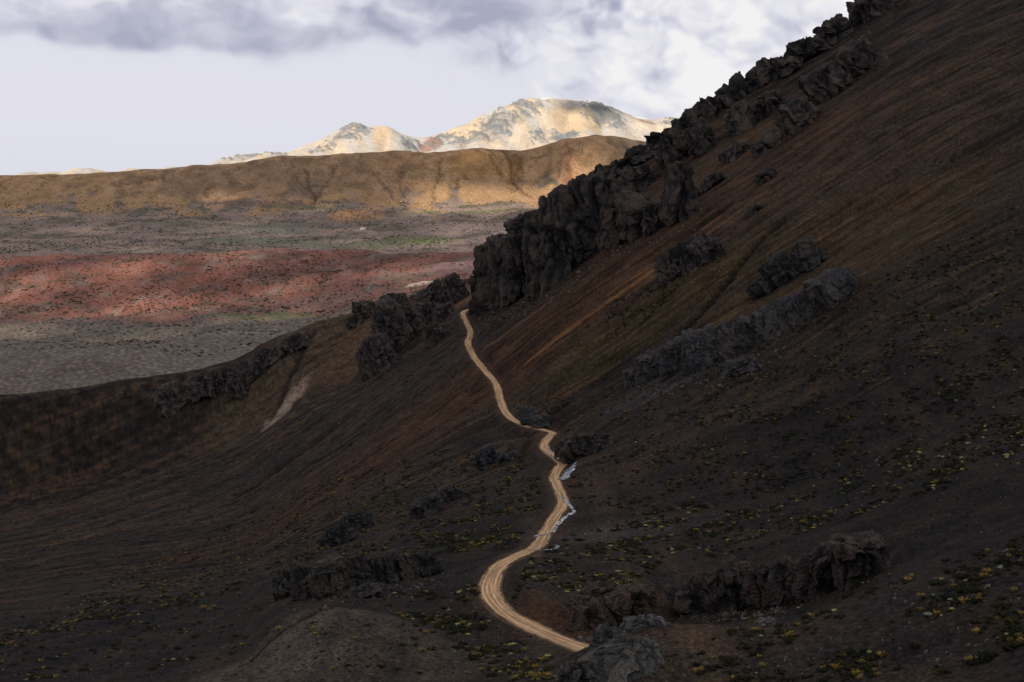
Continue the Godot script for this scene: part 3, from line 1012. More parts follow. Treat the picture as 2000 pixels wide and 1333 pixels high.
func build_ground() -> void:
	var pebbles := grain_texture(FastNoiseLite.TYPE_SIMPLEX_SMOOTH, 0.045, 6, 5, 0.42, 1.0, 1024)
	var soil := grain_texture(FastNoiseLite.TYPE_SIMPLEX_SMOOTH, 0.04, 5, 6, 0.62, 1.0)
	var list := patches(slope, [
		# picture point, half sizes along the slope and along the view in metres, soil colour, strength
		[1150, 590, 150, 65, 0.078, 0.051, 0.034, 0.7], [1400, 390, 110, 50, 0.080, 0.053, 0.036, 0.7], [1000, 700, 60, 50, 0.075, 0.044, 0.026, 0.6],
		[820, 810, 95, 45, 0.070, 0.047, 0.032, 0.5], [650, 960, 110, 40, 0.070, 0.042, 0.027, 0.45], [640, 860, 130, 55, 0.056, 0.046, 0.044, 0.5],
		[1260, 620, 60, 30, 0.075, 0.056, 0.028, 0.7], [1460, 610, 26, 30, 0.125, 0.095, 0.062, 0.85], [1480, 480, 40, 30, 0.070, 0.055, 0.028, 0.6],
		[1400, 690, 55, 24, 0.062, 0.064, 0.068, 0.8], [1500, 650, 30, 20, 0.070, 0.062, 0.056, 0.7], [1150, 700, 60, 30, 0.060, 0.048, 0.028, 0.5],
		[620, 690, 70, 90, 0.100, 0.076, 0.052, 0.85], [700, 690, 40, 70, 0.120, 0.080, 0.050, 0.8], [520, 770, 60, 80, 0.092, 0.074, 0.052, 0.8], [820, 610, 44, 60, 0.115, 0.074, 0.048, 0.85], [905, 575, 26, 80, 0.180, 0.102, 0.070, 0.9],
		[566, 782, 16, 26, 0.33, 0.26, 0.205, 0.95], [546, 808, 15, 24, 0.34, 0.26, 0.205, 0.95], [588, 755, 8, 18, 0.30, 0.23, 0.18, 0.85],
		[1200, 385, 60, 60, 0.078, 0.053, 0.037, 0.8], [1300, 390, 60, 40, 0.074, 0.051, 0.036, 0.8], [1450, 290, 80, 60, 0.076, 0.055, 0.040, 0.8], [1400, 320, 60, 40, 0.088, 0.058, 0.038, 0.7], [1080, 470, 40, 40, 0.080, 0.055, 0.040, 0.6],
		[1010, 700, 34, 16, 0.042, 0.027, 0.019, 0.8], [960, 690, 20, 14, 0.046, 0.030, 0.021, 0.7], [1650, 500, 90, 60, 0.075, 0.055, 0.032, 0.7], [1750, 250, 100, 70, 0.072, 0.054, 0.038, 0.7],
		[650, 1250, 23, 32, 0.118, 0.099, 0.077, 0.95], [550, 1290, 18, 30, 0.108, 0.090, 0.070, 0.9], [800, 1290, 18, 26, 0.098, 0.080, 0.060, 0.85],
		[1075, 1215, 10, 13, 0.085, 0.048, 0.028, 0.8], [1010, 1180, 6, 12, 0.085, 0.050, 0.030, 0.7], [1160, 1240, 10, 10, 0.080, 0.045, 0.026, 0.7], [1150, 1045, 22, 13, 0.066, 0.063, 0.062, 0.8],
		[1250, 1030, 30, 13, 0.060, 0.055, 0.052, 0.7], [1010, 1083, 8, 14, 0.125, 0.088, 0.062, 0.8], [930, 1060, 13, 12, 0.034, 0.036, 0.014, 0.7], [1350, 1180, 16, 14, 0.072, 0.048, 0.032, 0.6],
		[1420, 1240, 18, 16, 0.078, 0.055, 0.038, 0.6], [900, 1200, 14, 18, 0.072, 0.054, 0.040, 0.6], [1300, 850, 50, 30, 0.052, 0.043, 0.036, 0.6], [1180, 935, 22, 14, 0.074, 0.052, 0.036, 0.6],
		[1030, 870, 14, 18, 0.066, 0.052, 0.032, 0.6], [730, 1000, 20, 16, 0.030, 0.034, 0.014, 0.5], [720, 990, 14, 9, 0.034, 0.038, 0.014, 0.6],
	], 150.0, 1400.0)
	var cuts := rills(slope, [
		[2.2, 1.2, 0.024, 0.019, 0.017, 0.85, 905, 655, 850, 695, 760, 760, 660, 830, 560, 900, 467, 968],
		[1.6, 0.8, 0.028, 0.021, 0.018, 0.7, 890, 770, 800, 835, 700, 905, 600, 975],
		[2.4, 0.4, 0.105, 0.058, 0.028, 0.7, 860, 815, 760, 880, 640, 965, 520, 1040],
		[2.0, 1.4, 0.022, 0.018, 0.015, 0.9, 1533, 430, 1490, 470, 1440, 530, 1390, 590, 1340, 640, 1300, 690],
		[2.0, 1.0, 0.030, 0.020, 0.014, 0.8, 1300, 470, 1200, 540, 1100, 610, 1010, 675],
		[1.6, 0.8, 0.030, 0.020, 0.014, 0.8, 1150, 505, 1060, 570, 990, 625, 940, 660],
		[2.6, 0.3, 0.230, 0.120, 0.055, 0.85, 1280, 520, 1200, 575, 1120, 635, 1040, 695],
		[2.0, 0.2, 0.200, 0.105, 0.050, 0.8, 1400, 420, 1320, 480, 1240, 535, 1180, 578],
		[1.8, 0.2, 0.180, 0.100, 0.050, 0.8, 1080, 580, 1010, 630, 945, 680],
		[1.6, 0.2, 0.180, 0.105, 0.055, 0.75, 1340, 500, 1270, 548, 1210, 592],
		[1.6, 0.2, 0.165, 0.095, 0.050, 0.75, 1500, 372, 1430, 425, 1370, 470],
		[1.8, 0.8, 0.026, 0.019, 0.016, 0.8, 1230, 560, 1160, 612, 1080, 672],
		[1.8, 0.8, 0.026, 0.019, 0.016, 0.8, 1420, 400, 1350, 450, 1280, 503],
		[1.4, 0.8, 0.026, 0.021, 0.017, 0.85, 1050, 843, 1010, 868, 985, 905],
		[1.4, 0.8, 0.026, 0.021, 0.017, 0.8, 1042, 860, 1022, 885, 1000, 915],
		[3.0, 1.5, 0.034, 0.028, 0.024, 0.8, 620, 650, 590, 700, 560, 750, 525, 820],
		[2.5, 0.6, 0.120, 0.080, 0.050, 0.7, 690, 650, 650, 700, 600, 770, 560, 820],
		[3.0, 0.6, 0.115, 0.076, 0.050, 0.7, 800, 610, 750, 660, 690, 720, 650, 770],
		[1.0, 0.5, 0.026, 0.022, 0.018, 0.7, 480, 1300, 540, 1245, 620, 1190, 720, 1172],
	], 150.0, 1400.0)
	var m := grid(700, 700, func(t): return 150.0 * pow(1430.0 / 150.0, t) if t > 0.0 else 40.0, func(d): return 40.0 + 0.43 * d, slope, slope_height, slope_paint, list, 0.35, cuts)
	var rubble := ground_material(0.35 * 2.25, 46.0, pebbles, 30.0)
	rubble.detail_enabled = true
	rubble.detail_blend_mode = BaseMaterial3D.BLEND_MODE_MUL
	rubble.detail_uv_layer = BaseMaterial3D.DETAIL_UV_2
	rubble.detail_albedo = scree_texture()
	structure("mountain_slope", m, rubble)
	print("slope ", Time.get_ticks_msec())
	var vl := patches(valley, [
		[500, 350, 420, 170, 0.21, 0.135, 0.085, 0.7], [700, 340, 200, 150, 0.24, 0.15, 0.085, 0.5], [480, 440, 260, 120, 0.17, 0.145, 0.115, 0.7], 		[1113, 330, 22, 190, 0.32, 0.16, 0.09, 0.45], [1005, 335, 26, 140, 0.17, 0.105, 0.05, 0.7], [940, 320, 110, 90, 0.30, 0.17, 0.07, 0.7],
		[680, 422, 52, 60, 0.36, 0.20, 0.105, 0.95], [725, 425, 40, 55, 0.31, 0.185, 0.11, 0.85], [580, 405, 110, 30, 0.10, 0.115, 0.055, 0.75], [520, 400, 130, 40, 0.19, 0.125, 0.10, 0.6],
		[600, 370, 60, 80, 0.17, 0.125, 0.095, 0.6], [560, 450, 200, 80, 0.20, 0.19, 0.15, 0.6], [520, 470, 170, 60, 0.165, 0.175, 0.115, 0.7], [740, 440, 90, 18, 0.085, 0.105, 0.045, 0.8],
		[830, 470, 90, 70, 0.16, 0.19, 0.075, 0.75], [700, 480, 140, 40, 0.18, 0.19, 0.10, 0.6], [920, 450, 160, 110, 0.33, 0.24, 0.20, 0.6], [970, 470, 120, 60, 0.36, 0.27, 0.23, 0.6],
		[850, 415, 120, 14, 0.14, 0.16, 0.065, 0.6], [980, 412, 130, 12, 0.15, 0.17, 0.07, 0.6], [650, 452, 50, 40, 0.24, 0.15, 0.12, 0.7],
		[850, 530, 110, 70, 0.24, 0.14, 0.125, 0.8], [920, 520, 90, 100, 0.27, 0.17, 0.155, 0.8], [800, 540, 60, 40, 0.17, 0.13, 0.09, 0.6], [560, 520, 120, 25, 0.20, 0.105, 0.085, 0.7], [700, 512, 90, 22, 0.18, 0.10, 0.08, 0.7],
		[822, 553, 26, 26, 0.50, 0.37, 0.31, 0.85], [845, 548, 16, 14, 0.48, 0.36, 0.30, 0.7], [520, 620, 90, 60, 0.13, 0.15, 0.075, 0.6], [620, 590, 100, 60, 0.26, 0.165, 0.13, 0.6], [500, 660, 70, 80, 0.19, 0.175, 0.135, 0.7], [1240, 285, 60, 60, 0.22, 0.17, 0.12, 0.6],
	], 1290.0, 4300.0)
	var vcuts := rills(valley, [
		[3.9, 3.0, 0.10, 0.065, 0.045, 0.64, 598, 325, 600, 350, 612, 375, 618, 400],
		[2.8, 2.4, 0.10, 0.065, 0.045, 0.59, 575, 340, 590, 362, 612, 380],
		[2.8, 2.4, 0.10, 0.065, 0.045, 0.59, 660, 318, 650, 345, 625, 372, 612, 392],
		[3.3, 2.4, 0.13, 0.09, 0.075, 0.59, 740, 345, 755, 365, 775, 390, 800, 408],
		[2.8, 2.4, 0.13, 0.09, 0.075, 0.59, 775, 350, 785, 370, 800, 392],
		[3.3, 3.0, 0.13, 0.08, 0.035, 0.59, 862, 305, 858, 330, 850, 362, 845, 392],
		[4.4, 4.2, 0.12, 0.07, 0.03, 0.68, 985, 300, 998, 325, 1003, 352, 1020, 368, 1035, 385],
		[3.3, 3.0, 0.12, 0.07, 0.03, 0.64, 1020, 302, 1010, 328, 1004, 350],
		[3.3, 3.0, 0.13, 0.08, 0.035, 0.51, 955, 305, 968, 330, 985, 348],
		[3.0, 3.0, 0.24, 0.105, 0.06, 0.55, 1108, 275, 1116, 300, 1110, 322, 1114, 345, 1106, 362],
		[2.2, 3.0, 0.115, 0.070, 0.058, 0.7, 566, 500, 556, 522, 560, 545, 548, 572],
		[2.6, 3.0, 0.115, 0.070, 0.058, 0.65, 668, 503, 640, 528, 632, 560, 600, 588],
		[2.0, 3.0, 0.115, 0.070, 0.058, 0.6, 742, 515, 715, 540, 690, 556],
		[5.0, 3.0, 0.12, 0.070, 0.055, 0.7, 470, 512, 560, 510, 650, 514, 700, 520],
		[5.0, 3.0, 0.12, 0.070, 0.055, 0.7, 600, 530, 680, 534, 760, 530],
		[5.0, 0.6, 0.20, 0.165, 0.15, 0.59, 930, 425, 880, 445, 820, 455, 770, 475, 730, 488],
		[3.3, 0.6, 0.42, 0.31, 0.26, 0.51, 960, 425, 920, 445, 880, 465, 830, 485],
		[2.8, 0.6, 0.36, 0.19, 0.13, 0.51, 1000, 418, 960, 432, 920, 448],
	], 1290.0, 4300.0)
	var vm := grid(560, 520, func(t): return lerpf(1290.0, 4400.0, t) if t < 0.0 else 1290.0 * pow(4400.0 / 1290.0, t), func(d): return 60.0 + 0.43 * d, valley, valley_shape, valley_paint, vl, 0.68, vcuts)
	structure("valley", vm, ground_material(0.99, 150.0, soil, 0.0))
	rocky = patches(peak, [
		[990, 225, 150, 130, 0, 0, 0, 1], [940, 262, 190, 110, 0, 0, 0, 1], [1175, 222, 110, 120, 0, 0, 0, 1], [690, 260, 90, 130, 0, 0, 0, 1], [640, 284, 80, 80, 0, 0, 0, 1], [805, 286, 60, 90, 0, 0, 0, 1], [1100, 268, 80, 50, 0, 0, 0, 1],
		[500, 306, 180, 80, 0, 0, 0, 1], [1320, 240, 70, 70, 0, 0, 0, 1], [860, 275, 80, 110, 0, 0, 0, 1], [1040, 206, 90, 60, 0, 0, 0, 1], [1060, 262, 70, 80, 0, 0, 0, 1],
	], 5300.0, 7400.0)
	var pl := patches(peak, [
		[1120, 240, 130, 130, 0.49, 0.37, 0.24, 0.75], [1090, 280, 160, 100, 0.48, 0.40, 0.30, 0.7], [745, 265, 45, 140, 0.50, 0.38, 0.25, 0.8], [840, 282, 60, 80, 0.27, 0.155, 0.115, 0.85], [800, 288, 40, 40, 0.16, 0.17, 0.17, 0.85],
		[1175, 222, 90, 80, 0.18, 0.17, 0.14, 0.85], [990, 235, 130, 90, 0.25, 0.23, 0.20, 0.6], [960, 265, 120, 60, 0.27, 0.26, 0.25, 0.6], [1100, 268, 70, 26, 0.22, 0.23, 0.22, 0.9], [1270, 252, 110, 60, 0.53, 0.45, 0.36, 0.8],
		[1262, 240, 40, 24, 0.30, 0.20, 0.13, 0.8], [1066, 194, 26, 18, 0.9, 0.9, 0.92, 1.0], [1125, 198, 16, 12, 0.9, 0.9, 0.92, 1.0], [1252, 233, 40, 12, 0.9, 0.9, 0.92, 1.0], [500, 304, 110, 40, 0.22, 0.22, 0.21, 0.7], [670, 260, 60, 90, 0.34, 0.30, 0.26, 0.5],
		[1320, 240, 60, 50, 0.30, 0.28, 0.25, 0.6],
	], 5300.0, 7400.0)
	var fine := grain_texture(FastNoiseLite.TYPE_SIMPLEX_SMOOTH, 0.04, 5, 7, 0.84, 1.0)
	var pm := grid(330, 560, func(t): return lerpf(5400.0, 7300.0, t), func(d): return 0.43 * d, peak, peak_shape, peak_paint, pl, 0.78)
	structure("distant_mountain", pm, ground_material(0.95, 420.0, fine, 0.0))

func build_road() -> void:
	# a worn earth surface with wheel ruts pressed into it and loose edges
	var across := 34
	var pos := PackedVector3Array()
	var col := PackedColorArray()
	var n := road.size()
	for i in n:
		var a := road[maxi(i - 2, 0)]
		var b := road[mini(i + 2, n - 1)]
		var t := b - a
		t.y = 0.0
		t = t.normalized()
		var side := Vector3(-t.z, 0, t.x)
		var wide := ROAD_HALF * (1.42 + 0.30 * smoothstep(350.0, 290.0, -road[i].z))
		for j in across + 1:
			var s := 2.0 * j / across - 1.0
			var ragged := 0.70 + 0.16 * n_one.get_noise_2d(i * 0.11, 3.0 + signf(s) * 20.0) + 0.10 * n_one.get_noise_2d(i * 0.5, 9.0 + signf(s) * 20.0)
			var lane := s / 0.74
			var drift := lane + 0.12 * n_one.get_noise_2d(i * 0.04, 20.0)
			var rut := 0.0
			for c in [-0.64, -0.24, 0.22, 0.62]:
				var wob: float = 0.09 * n_one.get_noise_2d(i * 0.06, c * 40.0)
				rut += exp(-pow((drift - c - wob) / 0.10, 2.0)) * clampf(0.7 + 1.1 * n_one.get_noise_2d(i * 0.05, c * 90.0), 0.05, 1.25)
			var berm := exp(-pow((absf(s) - ragged - 0.05) / 0.07, 2.0))
			var lift := 0.05 - 0.06 * rut + 0.10 * berm - 0.34 * smoothstep(0.88, 1.0, absf(s)) + 0.04 * n_one.get_noise_2d(i * 0.6, s * 8.0)
			pos.append(road[i] + side * s * wide + Vector3(0, lift, 0))
			var packed := Color(0.74, 0.47, 0.25)
			var loose := Color(0.26, 0.165, 0.095)
			var k := clampf(rut * 0.95 + 0.45 * n_one.get_noise_2d(i * 0.05, s * 11.0) + 0.30 * n_one.get_noise_2d(i * 0.3, s * 20.0) + 0.20, 0.0, 1.0)
			var c := loose.lerp(packed, k)
			var off := smoothstep(ragged - 0.05, ragged + 0.07, absf(s) + 0.05 * n_one.get_noise_2d(i * 0.9, s * 9.0))
			c = c.lerp(Color(0.105, 0.072, 0.048) * (1.0 + 0.5 * n_one.get_noise_2d(i * 0.8, s * 14.0)), off)
			col.append(c * (1.0 + 0.20 * n_one.get_noise_2d(i * 0.35, s * 4.0 + 60.0)))
	var nrm := PackedVector3Array()
	var index := PackedInt32Array()
	var m := across + 1
	for i in n:
		for j in m:
			var a := pos[i * m + mini(j + 1, across)] - pos[i * m + maxi(j - 1, 0)]
			var b := pos[mini(i + 1, n - 1) * m + j] - pos[maxi(i - 1, 0) * m + j]
			var q := a.cross(b).normalized()
			nrm.append(q if q.y > 0.0 else -q)
			if i < n - 1 and j < across:
				var k := i * m + j
				index.append_array([k, k + m, k + 1, k + 1, k + m, k + m + 1])
	var arrays := []
	arrays.resize(Mesh.ARRAY_MAX)
	arrays[Mesh.ARRAY_VERTEX] = pos
	arrays[Mesh.ARRAY_NORMAL] = nrm
	arrays[Mesh.ARRAY_COLOR] = col
	arrays[Mesh.ARRAY_INDEX] = index
	var mesh := ArrayMesh.new()
	mesh.add_surface_from_arrays(Mesh.PRIMITIVE_TRIANGLES, arrays)
	structure("dirt_road", mesh, ground_material(1.0, 5.0, grain_texture(FastNoiseLite.TYPE_SIMPLEX_SMOOTH, 0.05, 4, 8, 0.88, 1.0, 256), 3.0))

func build_clouds() -> void:
	# one heavy cloud over the mountainside
	var r := RandomNumberGenerator.new()
	r.seed = 99
	var spots := []
	var x := -900.0
	while x < 1100.0:
		var d := -500.0
		while d < 1330.0:
			spots.append([x + r.randf_range(-50, 50), d + r.randf_range(-50, 50), -20.0, r.randf_range(120.0, 170.0)])
			d += 130.0
		x += 130.0
	make_cloud(2300.0, spots)
	# broken cloud over the valley: [x0, x1, d0, d1, share of the sun it holds back]
	var broken := []
	for z in [[-1200.0, 500.0, 1350.0, 1900.0, 0.8], [-1500.0, 500.0, 1900.0, 2550.0, 0.72], [-1700.0, -350.0, 2550.0, 3250.0, 0.9], [-350.0, 60.0, 2600.0, 3230.0, 0.72], [-1900.0, -290.0, 3230.0, 3560.0, 0.97],
			[-1900.0, -200.0, 3550.0, 4100.0, 0.985], [-260.0, 300.0, 3560.0, 4000.0, 0.93], [120.0, 600.0, 3690.0, 4050.0, 0.93], [300.0, 620.0, 6480.0, 6700.0, 0.5]]:
		var area: float = (z[1] - z[0]) * (z[3] - z[2])
		var n := int(-log(1.0 - z[4]) * area / (PI * 48.0 * 48.0))
		for k in n:
			var px := r.randf_range(z[0], z[1])
			var pd := r.randf_range(z[2], z[3])
			broken.append([px, pd, (valley.height(px, pd) if pd < 4300.0 else 600.0), r.randf_range(38.0, 58.0)])
	make_cloud(3300.0, broken)

func build_rocks() -> void:
	rock_mat = ground_material(ROCK_UNIT * 1.25, 26.0, grain_texture(FastNoiseLite.TYPE_SIMPLEX_SMOOTH, 0.04, 6, 21, 0.45, 1.0, 1024), 70.0)
	rock_mat.uv1_world_triplanar = true
	var black := Color(0.034, 0.034, 0.037)
	var brown := Color(0.125, 0.100, 0.084)
	var blue := Color(0.090, 0.098, 0.106)
	var grey := Color(0.096, 0.088, 0.076)
	# the long cliff above the road: foot (u, v), width, height
	var cliff := group_of("cliff", "long black cliff of broken buttresses rising above the dirt road's far end", "cliff")
	for b in [[948, 602, 44, 84], [968, 594, 60, 118], [996, 584, 70, 126], [1030, 572, 84, 132], [1066, 556, 90, 136], [1100, 536, 90, 146], [1138, 514, 96, 150], [1176, 490, 90, 150], [1208, 470, 76, 130], [1240, 464, 56, 84]]:
		crag(cliff, "buttress", b[0], b[1], b[2] * 1.25, b[3], 1.0, 48, black, brown, {"turn": rng.randf_range(-25, 25), "taper": rng.randf_range(0.7, 0.85), "lean": rng.randf_range(0, 12), "joint": 15.0, "rough": 0.6})
	for b in [[975, 500, 60, 40, 960], [1020, 466, 80, 44, 962], [1064, 440, 80, 36, 960], [1098, 416, 70, 46, 960], [1136, 384, 70, 36, 958], [1172, 362, 70, 36, 955]]:
		crag(cliff, "buttress", b[0], b[1], b[2], b[3], 1.0, 26, black, brown, {"d": b[4], "turn": rng.randf_range(-30, 30), "taper": 0.7, "lean": 30.0, "joint": 14.0, "rough": 0.6})
	var tower := crag(self, "rock_tower", 1334, 432, 66, 118, 0.9, 46, black, brown, {"taper": 0.82, "turn": 15.0, "lean": 4.0, "joint": 15.0, "rough": 0.5})
	tag(tower, "tall squared dark rock tower standing in the scree uphill of the long cliff", "rock")
	var foot := crag(self, "rock_tower", 1280, 452, 60, 56, 0.9, 30, black, brown, {"taper": 0.8, "lean": 16.0})
	tag(foot, "low dark rock joining the rock tower to the long cliff", "rock")
	var ridge := group_of("ridge_crags", "dark jagged crags along the mountain's skyline above the rock tower", "crags")
	for b in [[1210, 344, 90, 32, 952], [1255, 316, 90, 34, 950], [1300, 290, 90, 40, 950], [1345, 262, 90, 40, 948], [1390, 232, 90, 40, 948], [1435, 204, 90, 38, 948], [1480, 176, 90, 36, 948], [1525, 150, 90, 36, 948], [1575, 120, 100, 40, 948], [1640, 84, 110, 44, 948], [1720, 36, 120, 50, 948], [1800, -10, 120, 50, 948],
			[1255, 368, 84, 46, -1], [1318, 318, 76, 60, -1], [1372, 300, 70, 54, -1], [1448, 256, 74, 48, -1], [1512, 222, 74, 46, -1], [1436, 306, 70, 24, -1], [1506, 290, 76, 26, -1], [1398, 362, 70, 20, -1], [1560, 255, 90, 60, -1], [1620, 190, 100, 60, -1], [1690, 140, 110, 60, -1],
			[1495, 352, 40, 16, -1], [1350, 392, 50, 24, -1]]:
		crag(ridge, "crag", b[0], b[1], b[2], b[3], 1.0, 26, black, brown, {"d": float(b[4]), "turn": rng.randf_range(-30, 30), "taper": 0.7, "rough": 0.7, "joint": 13.0, "lean": rng.randf_range(24, 36)})
	# single outcrops: name, label, pieces, tones, fineness, lean, spacing of joints
	for s in [
		["rock_outcrop", "dark rock outcrop in the middle of the orange scree with shrubs below", [[1312, 548, 70, 50], [1350, 530, 80, 62], [1390, 512, 70, 52], [1360, 492, 70, 30]], black, brown, 30, 26.0, 7.0],
		["rock_outcrop", "blue grey crumbling rock band across the slope uphill of the road's sharp bend", [[1245, 752, 60, 34], [1285, 738, 90, 56], [1330, 728, 100, 66], [1380, 718, 110, 74], [1430, 696, 100, 66], [1475, 672, 100, 58], [1520, 652, 100, 60], [1450, 728, 90, 26], [1570, 630, 110, 60], [1640, 590, 110, 60]], Color(0.060, 0.060, 0.065), Color(0.125, 0.108, 0.100), 32, 26.0, 5.0],
		["rock_outcrop", "dark rock step beside the steep gully high on the slope", [[1490, 575, 70, 34], [1530, 550, 80, 50], [1575, 520, 80, 50], [1478, 418, 44, 16]], black, grey, 24, 32.0, 6.0],
		["rock_outcrop", "low dark rock knob beside the road's sharp bend", [[1118, 888, 66, 30], [1150, 886, 70, 36], [1178, 872, 54, 22]], black, brown, 26, 12.0, 5.0],
		["rock_outcrop", "small blue grey rock at the roadside before the sharp bend", [[1032, 826, 46, 32], [1054, 832, 40, 20]], blue, grey, 26, 18.0, 4.0],
		["rock_outcrop", "dark rounded rock below the road between shrubs", [[950, 912, 52, 34], [990, 905, 44, 16]], black, blue, 24, 14.0, 4.5],
		["rock_outcrop", "faint dark rock rib with dry grass below the road", [[690, 1036, 80, 36], [655, 1066, 80, 34], [830, 1004, 80, 28], [866, 984, 80, 26]], black, grey, 24, 30.0, 4.5],
		["rock_wall", "long low dark rock wall behind the smooth brown mound", [[560, 1172, 64, 62], [600, 1174, 90, 66], [645, 1170, 96, 72], [692, 1160, 96, 72], [738, 1148, 90, 66], [772, 1138, 64, 50], [822, 1126, 84, 44], [720, 1168, 90, 22]], Color(0.048, 0.045, 0.042), Color(0.100, 0.092, 0.076), 36, 12.0, 4.5],
		["rock_bank", "brown rocky bank above the road's lower bend", [[1150, 1226, 80, 40], [1190, 1224, 96, 54], [1232, 1206, 90, 46], [1130, 1192, 70, 18], [1180, 1168, 90, 22], [1250, 1180, 80, 24]], Color(0.050, 0.040, 0.034), Color(0.125, 0.094, 0.075), 34, 4.0, 4.5],
		["rock_wall", "big dark shadowed rock wall over the shrubby hollow", [[1350, 1202, 90, 52], [1395, 1194, 110, 66], [1445, 1188, 120, 76], [1500, 1186, 120, 86], [1555, 1176, 120, 88], [1615, 1160, 130, 86], [1685, 1140, 140, 90]], Color(0.038, 0.035, 0.034), Color(0.115, 0.088, 0.074), 40, 10.0, 6.5],
	]:
		var o := group_of(s[0], s[1], "rock", "rock outcrops on the mountainside")
		for b in s[2]:
			crag(o, "rock_mass", b[0], b[1], b[2], b[3], 0.85, s[5], s[3], s[4], {"turn": rng.randf_range(-22, 22), "taper": rng.randf_range(0.7, 0.88), "blocky": 3.4, "rough": 0.62, "lean": s[6] + rng.randf_range(-5, 5), "joint": s[7]})
	# the spur across the gully
	for s in [
		["spur_crag", "leaning dark crag at the head of the spur beside the saddle", [[848, 608, 84, 52], [882, 594, 66, 54], [836, 630, 64, 40], [866, 626, 60, 30]]],
		["spur_crag", "large dark crag in the middle of the spur", [[734, 728, 88, 70], [764, 698, 90, 104], [796, 668, 66, 66], [780, 622, 64, 46]]],
		["spur_crag", "small dark crag at the spur's crest with soil on both sides", [[712, 622, 60, 34], [694, 636, 46, 18]]],
		["spur_crag", "low rounded dark rock along the spur's lower crest", [[578, 684, 66, 28], [548, 700, 46, 22]]],
		["spur_crag", "brown broken rocks where the spur meets the valley flat", [[490, 748, 76, 44], [518, 718, 60, 36], [465, 778, 60, 40], [435, 764, 80, 44], [390, 780, 80, 44], [330, 800, 90, 44]]],
		["spur_crag", "narrow dark rock beside the road's top end", [[840, 676, 30, 34], [862, 662, 34, 26]]],
	]:
		var o := group_of(s[0], s[1], "rock", "crags of the spur")
		for b in s[2]:
			crag(o, "rock_mass", b[0], b[1], b[2], b[3], 0.9, 30, Color(0.046, 0.043, 0.044), Color(0.145, 0.116, 0.098), {"turn": rng.randf_range(-30, 30), "taper": 0.7, "lean": 20.0, "joint": 8.0, "blocky": 3.0, "rough": 0.75})
	# foreground
	var knob := group_of("boulder_knob", "grey cracked boulder knob that hides the road's lower end", "rock")
	crag(knob, "rock_mass", 1262, 1262, 150, 58, 0.8, 60, Color(0.072, 0.074, 0.076), Color(0.180, 0.172, 0.160), {"taper": 0.55, "rough": 0.5, "blocky": 2.5, "d": 212.0, "joint": 3.5})
	crag(knob, "rock_mass", 1188, 1284, 96, 66, 0.8, 52, Color(0.052, 0.053, 0.055), Color(0.105, 0.100, 0.094), {"taper": 0.6, "rough": 0.45, "blocky": 2.5, "d": 210.0, "joint": 3.5})
	var dome := group_of("rock_dome", "broad grassy grey rock dome in front of the boulder knob", "rock")
	crag(dome, "rock_mass", 1225, 1350, 280, 88, 0.8, 76, Color(0.076, 0.076, 0.073), Color(0.165, 0.150, 0.126), {"taper": 0.5, "rough": 0.36, "blocky": 2.3, "d": 190.0, "joint": 5.0})
	crag(dome, "rock_mass", 1130, 1352, 110, 56, 0.9, 54, Color(0.052, 0.052, 0.050), Color(0.130, 0.116, 0.098), {"taper": 0.6, "rough": 0.7, "blocky": 2.6, "d": 188.0, "joint": 2.2})
	var low := crag(self, "rock_dome", 1510, 1336, 140, 54, 0.9, 44, Color(0.050, 0.050, 0.050), Color(0.105, 0.096, 0.084), {"taper": 0.5, "rough": 0.6, "blocky": 2.3, "d": 190.0, "joint": 2.6})
	tag(low, "low grey rock among shrubs uphill of the grassy dome", "rock")
	var pale := crag(self, "pale_rock", 1500, 1224, 50, 14, 0.9, 20, Color(0.12, 0.10, 0.10), Color(0.22, 0.19, 0.185), {"rough": 0.5, "blocky": 2.4, "joint": 1.6})
	tag(pale, "pale pinkish flat rock on the crest beyond the boulder knob", "rock")

func group_of(called: String, label: String, category: String, group := "") -> Node3D:
	var o := Node3D.new()
	o.name = numbered(called)
	add_child(o)
	tag(o, label, category, group)
	return o

func ribbon(points: Array, wide: float, lift: float, on_road: bool) -> ArrayMesh:
	var line: Array[Vector3] = []
	for k in points.size() - 1:
		var a: Array = points[k]
		var b: Array = points[k + 1]
		for t in 6:
			var u := lerpf(a[0], b[0], t / 6.0)
			var v := lerpf(a[1], b[1], t / 6.0)
			var r := ray(u, v)
			var d := lerpf(a[2], b[2], t / 6.0)
			line.append(Vector3(r.x * d, 0, -d))
	var st := SurfaceTool.new()
	st.begin(Mesh.PRIMITIVE_TRIANGLES)
	for i in line.size():
		var t := (line[mini(i + 1, line.size() - 1)] - line[maxi(i - 1, 0)]).normalized()
		var side := Vector3(-t.z, 0, t.x)
		var w := wide * (0.75 + 0.7 * n_one.get_noise_2d(i * 0.5, points[0][0]))
		var foam_glint := clampf(0.80 + 1.3 * n_one.get_noise_2d(i * 0.8, points[0][1]), 0.0, 1.0)  # white of foam and of sky glints, painted into the water colour
		for s in 5:
			var p := line[i] + side * (s / 2.0 - 1.0) * w
			var near := road_near(p.x, -p.z)
			p.y = maxf(ground(p.x, -p.z), near.y + 0.06 if near.x < ROAD_HALF + 0.4 else -1e9) + lift + 0.05 * n_one.get_noise_2d(p.x * 2.0, p.z * 2.0)
			st.set_smooth_group(0)
			var c := Color(0.08, 0.10, 0.13).lerp(Color(0.85, 0.87, 0.9), foam_glint * (0.4 + 0.6 * absf(n_one.get_noise_2d(p.x * 3.0, p.z * 3.0))))
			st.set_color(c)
			st.add_vertex(p)
	for i in line.size() - 1:
		for s in 4:
			var k := i * 5 + s
			for q in [k, k + 1, k + 5, k + 1, k + 6, k + 5]:
				st.add_index(q)
	st.generate_normals()
	return st.commit()

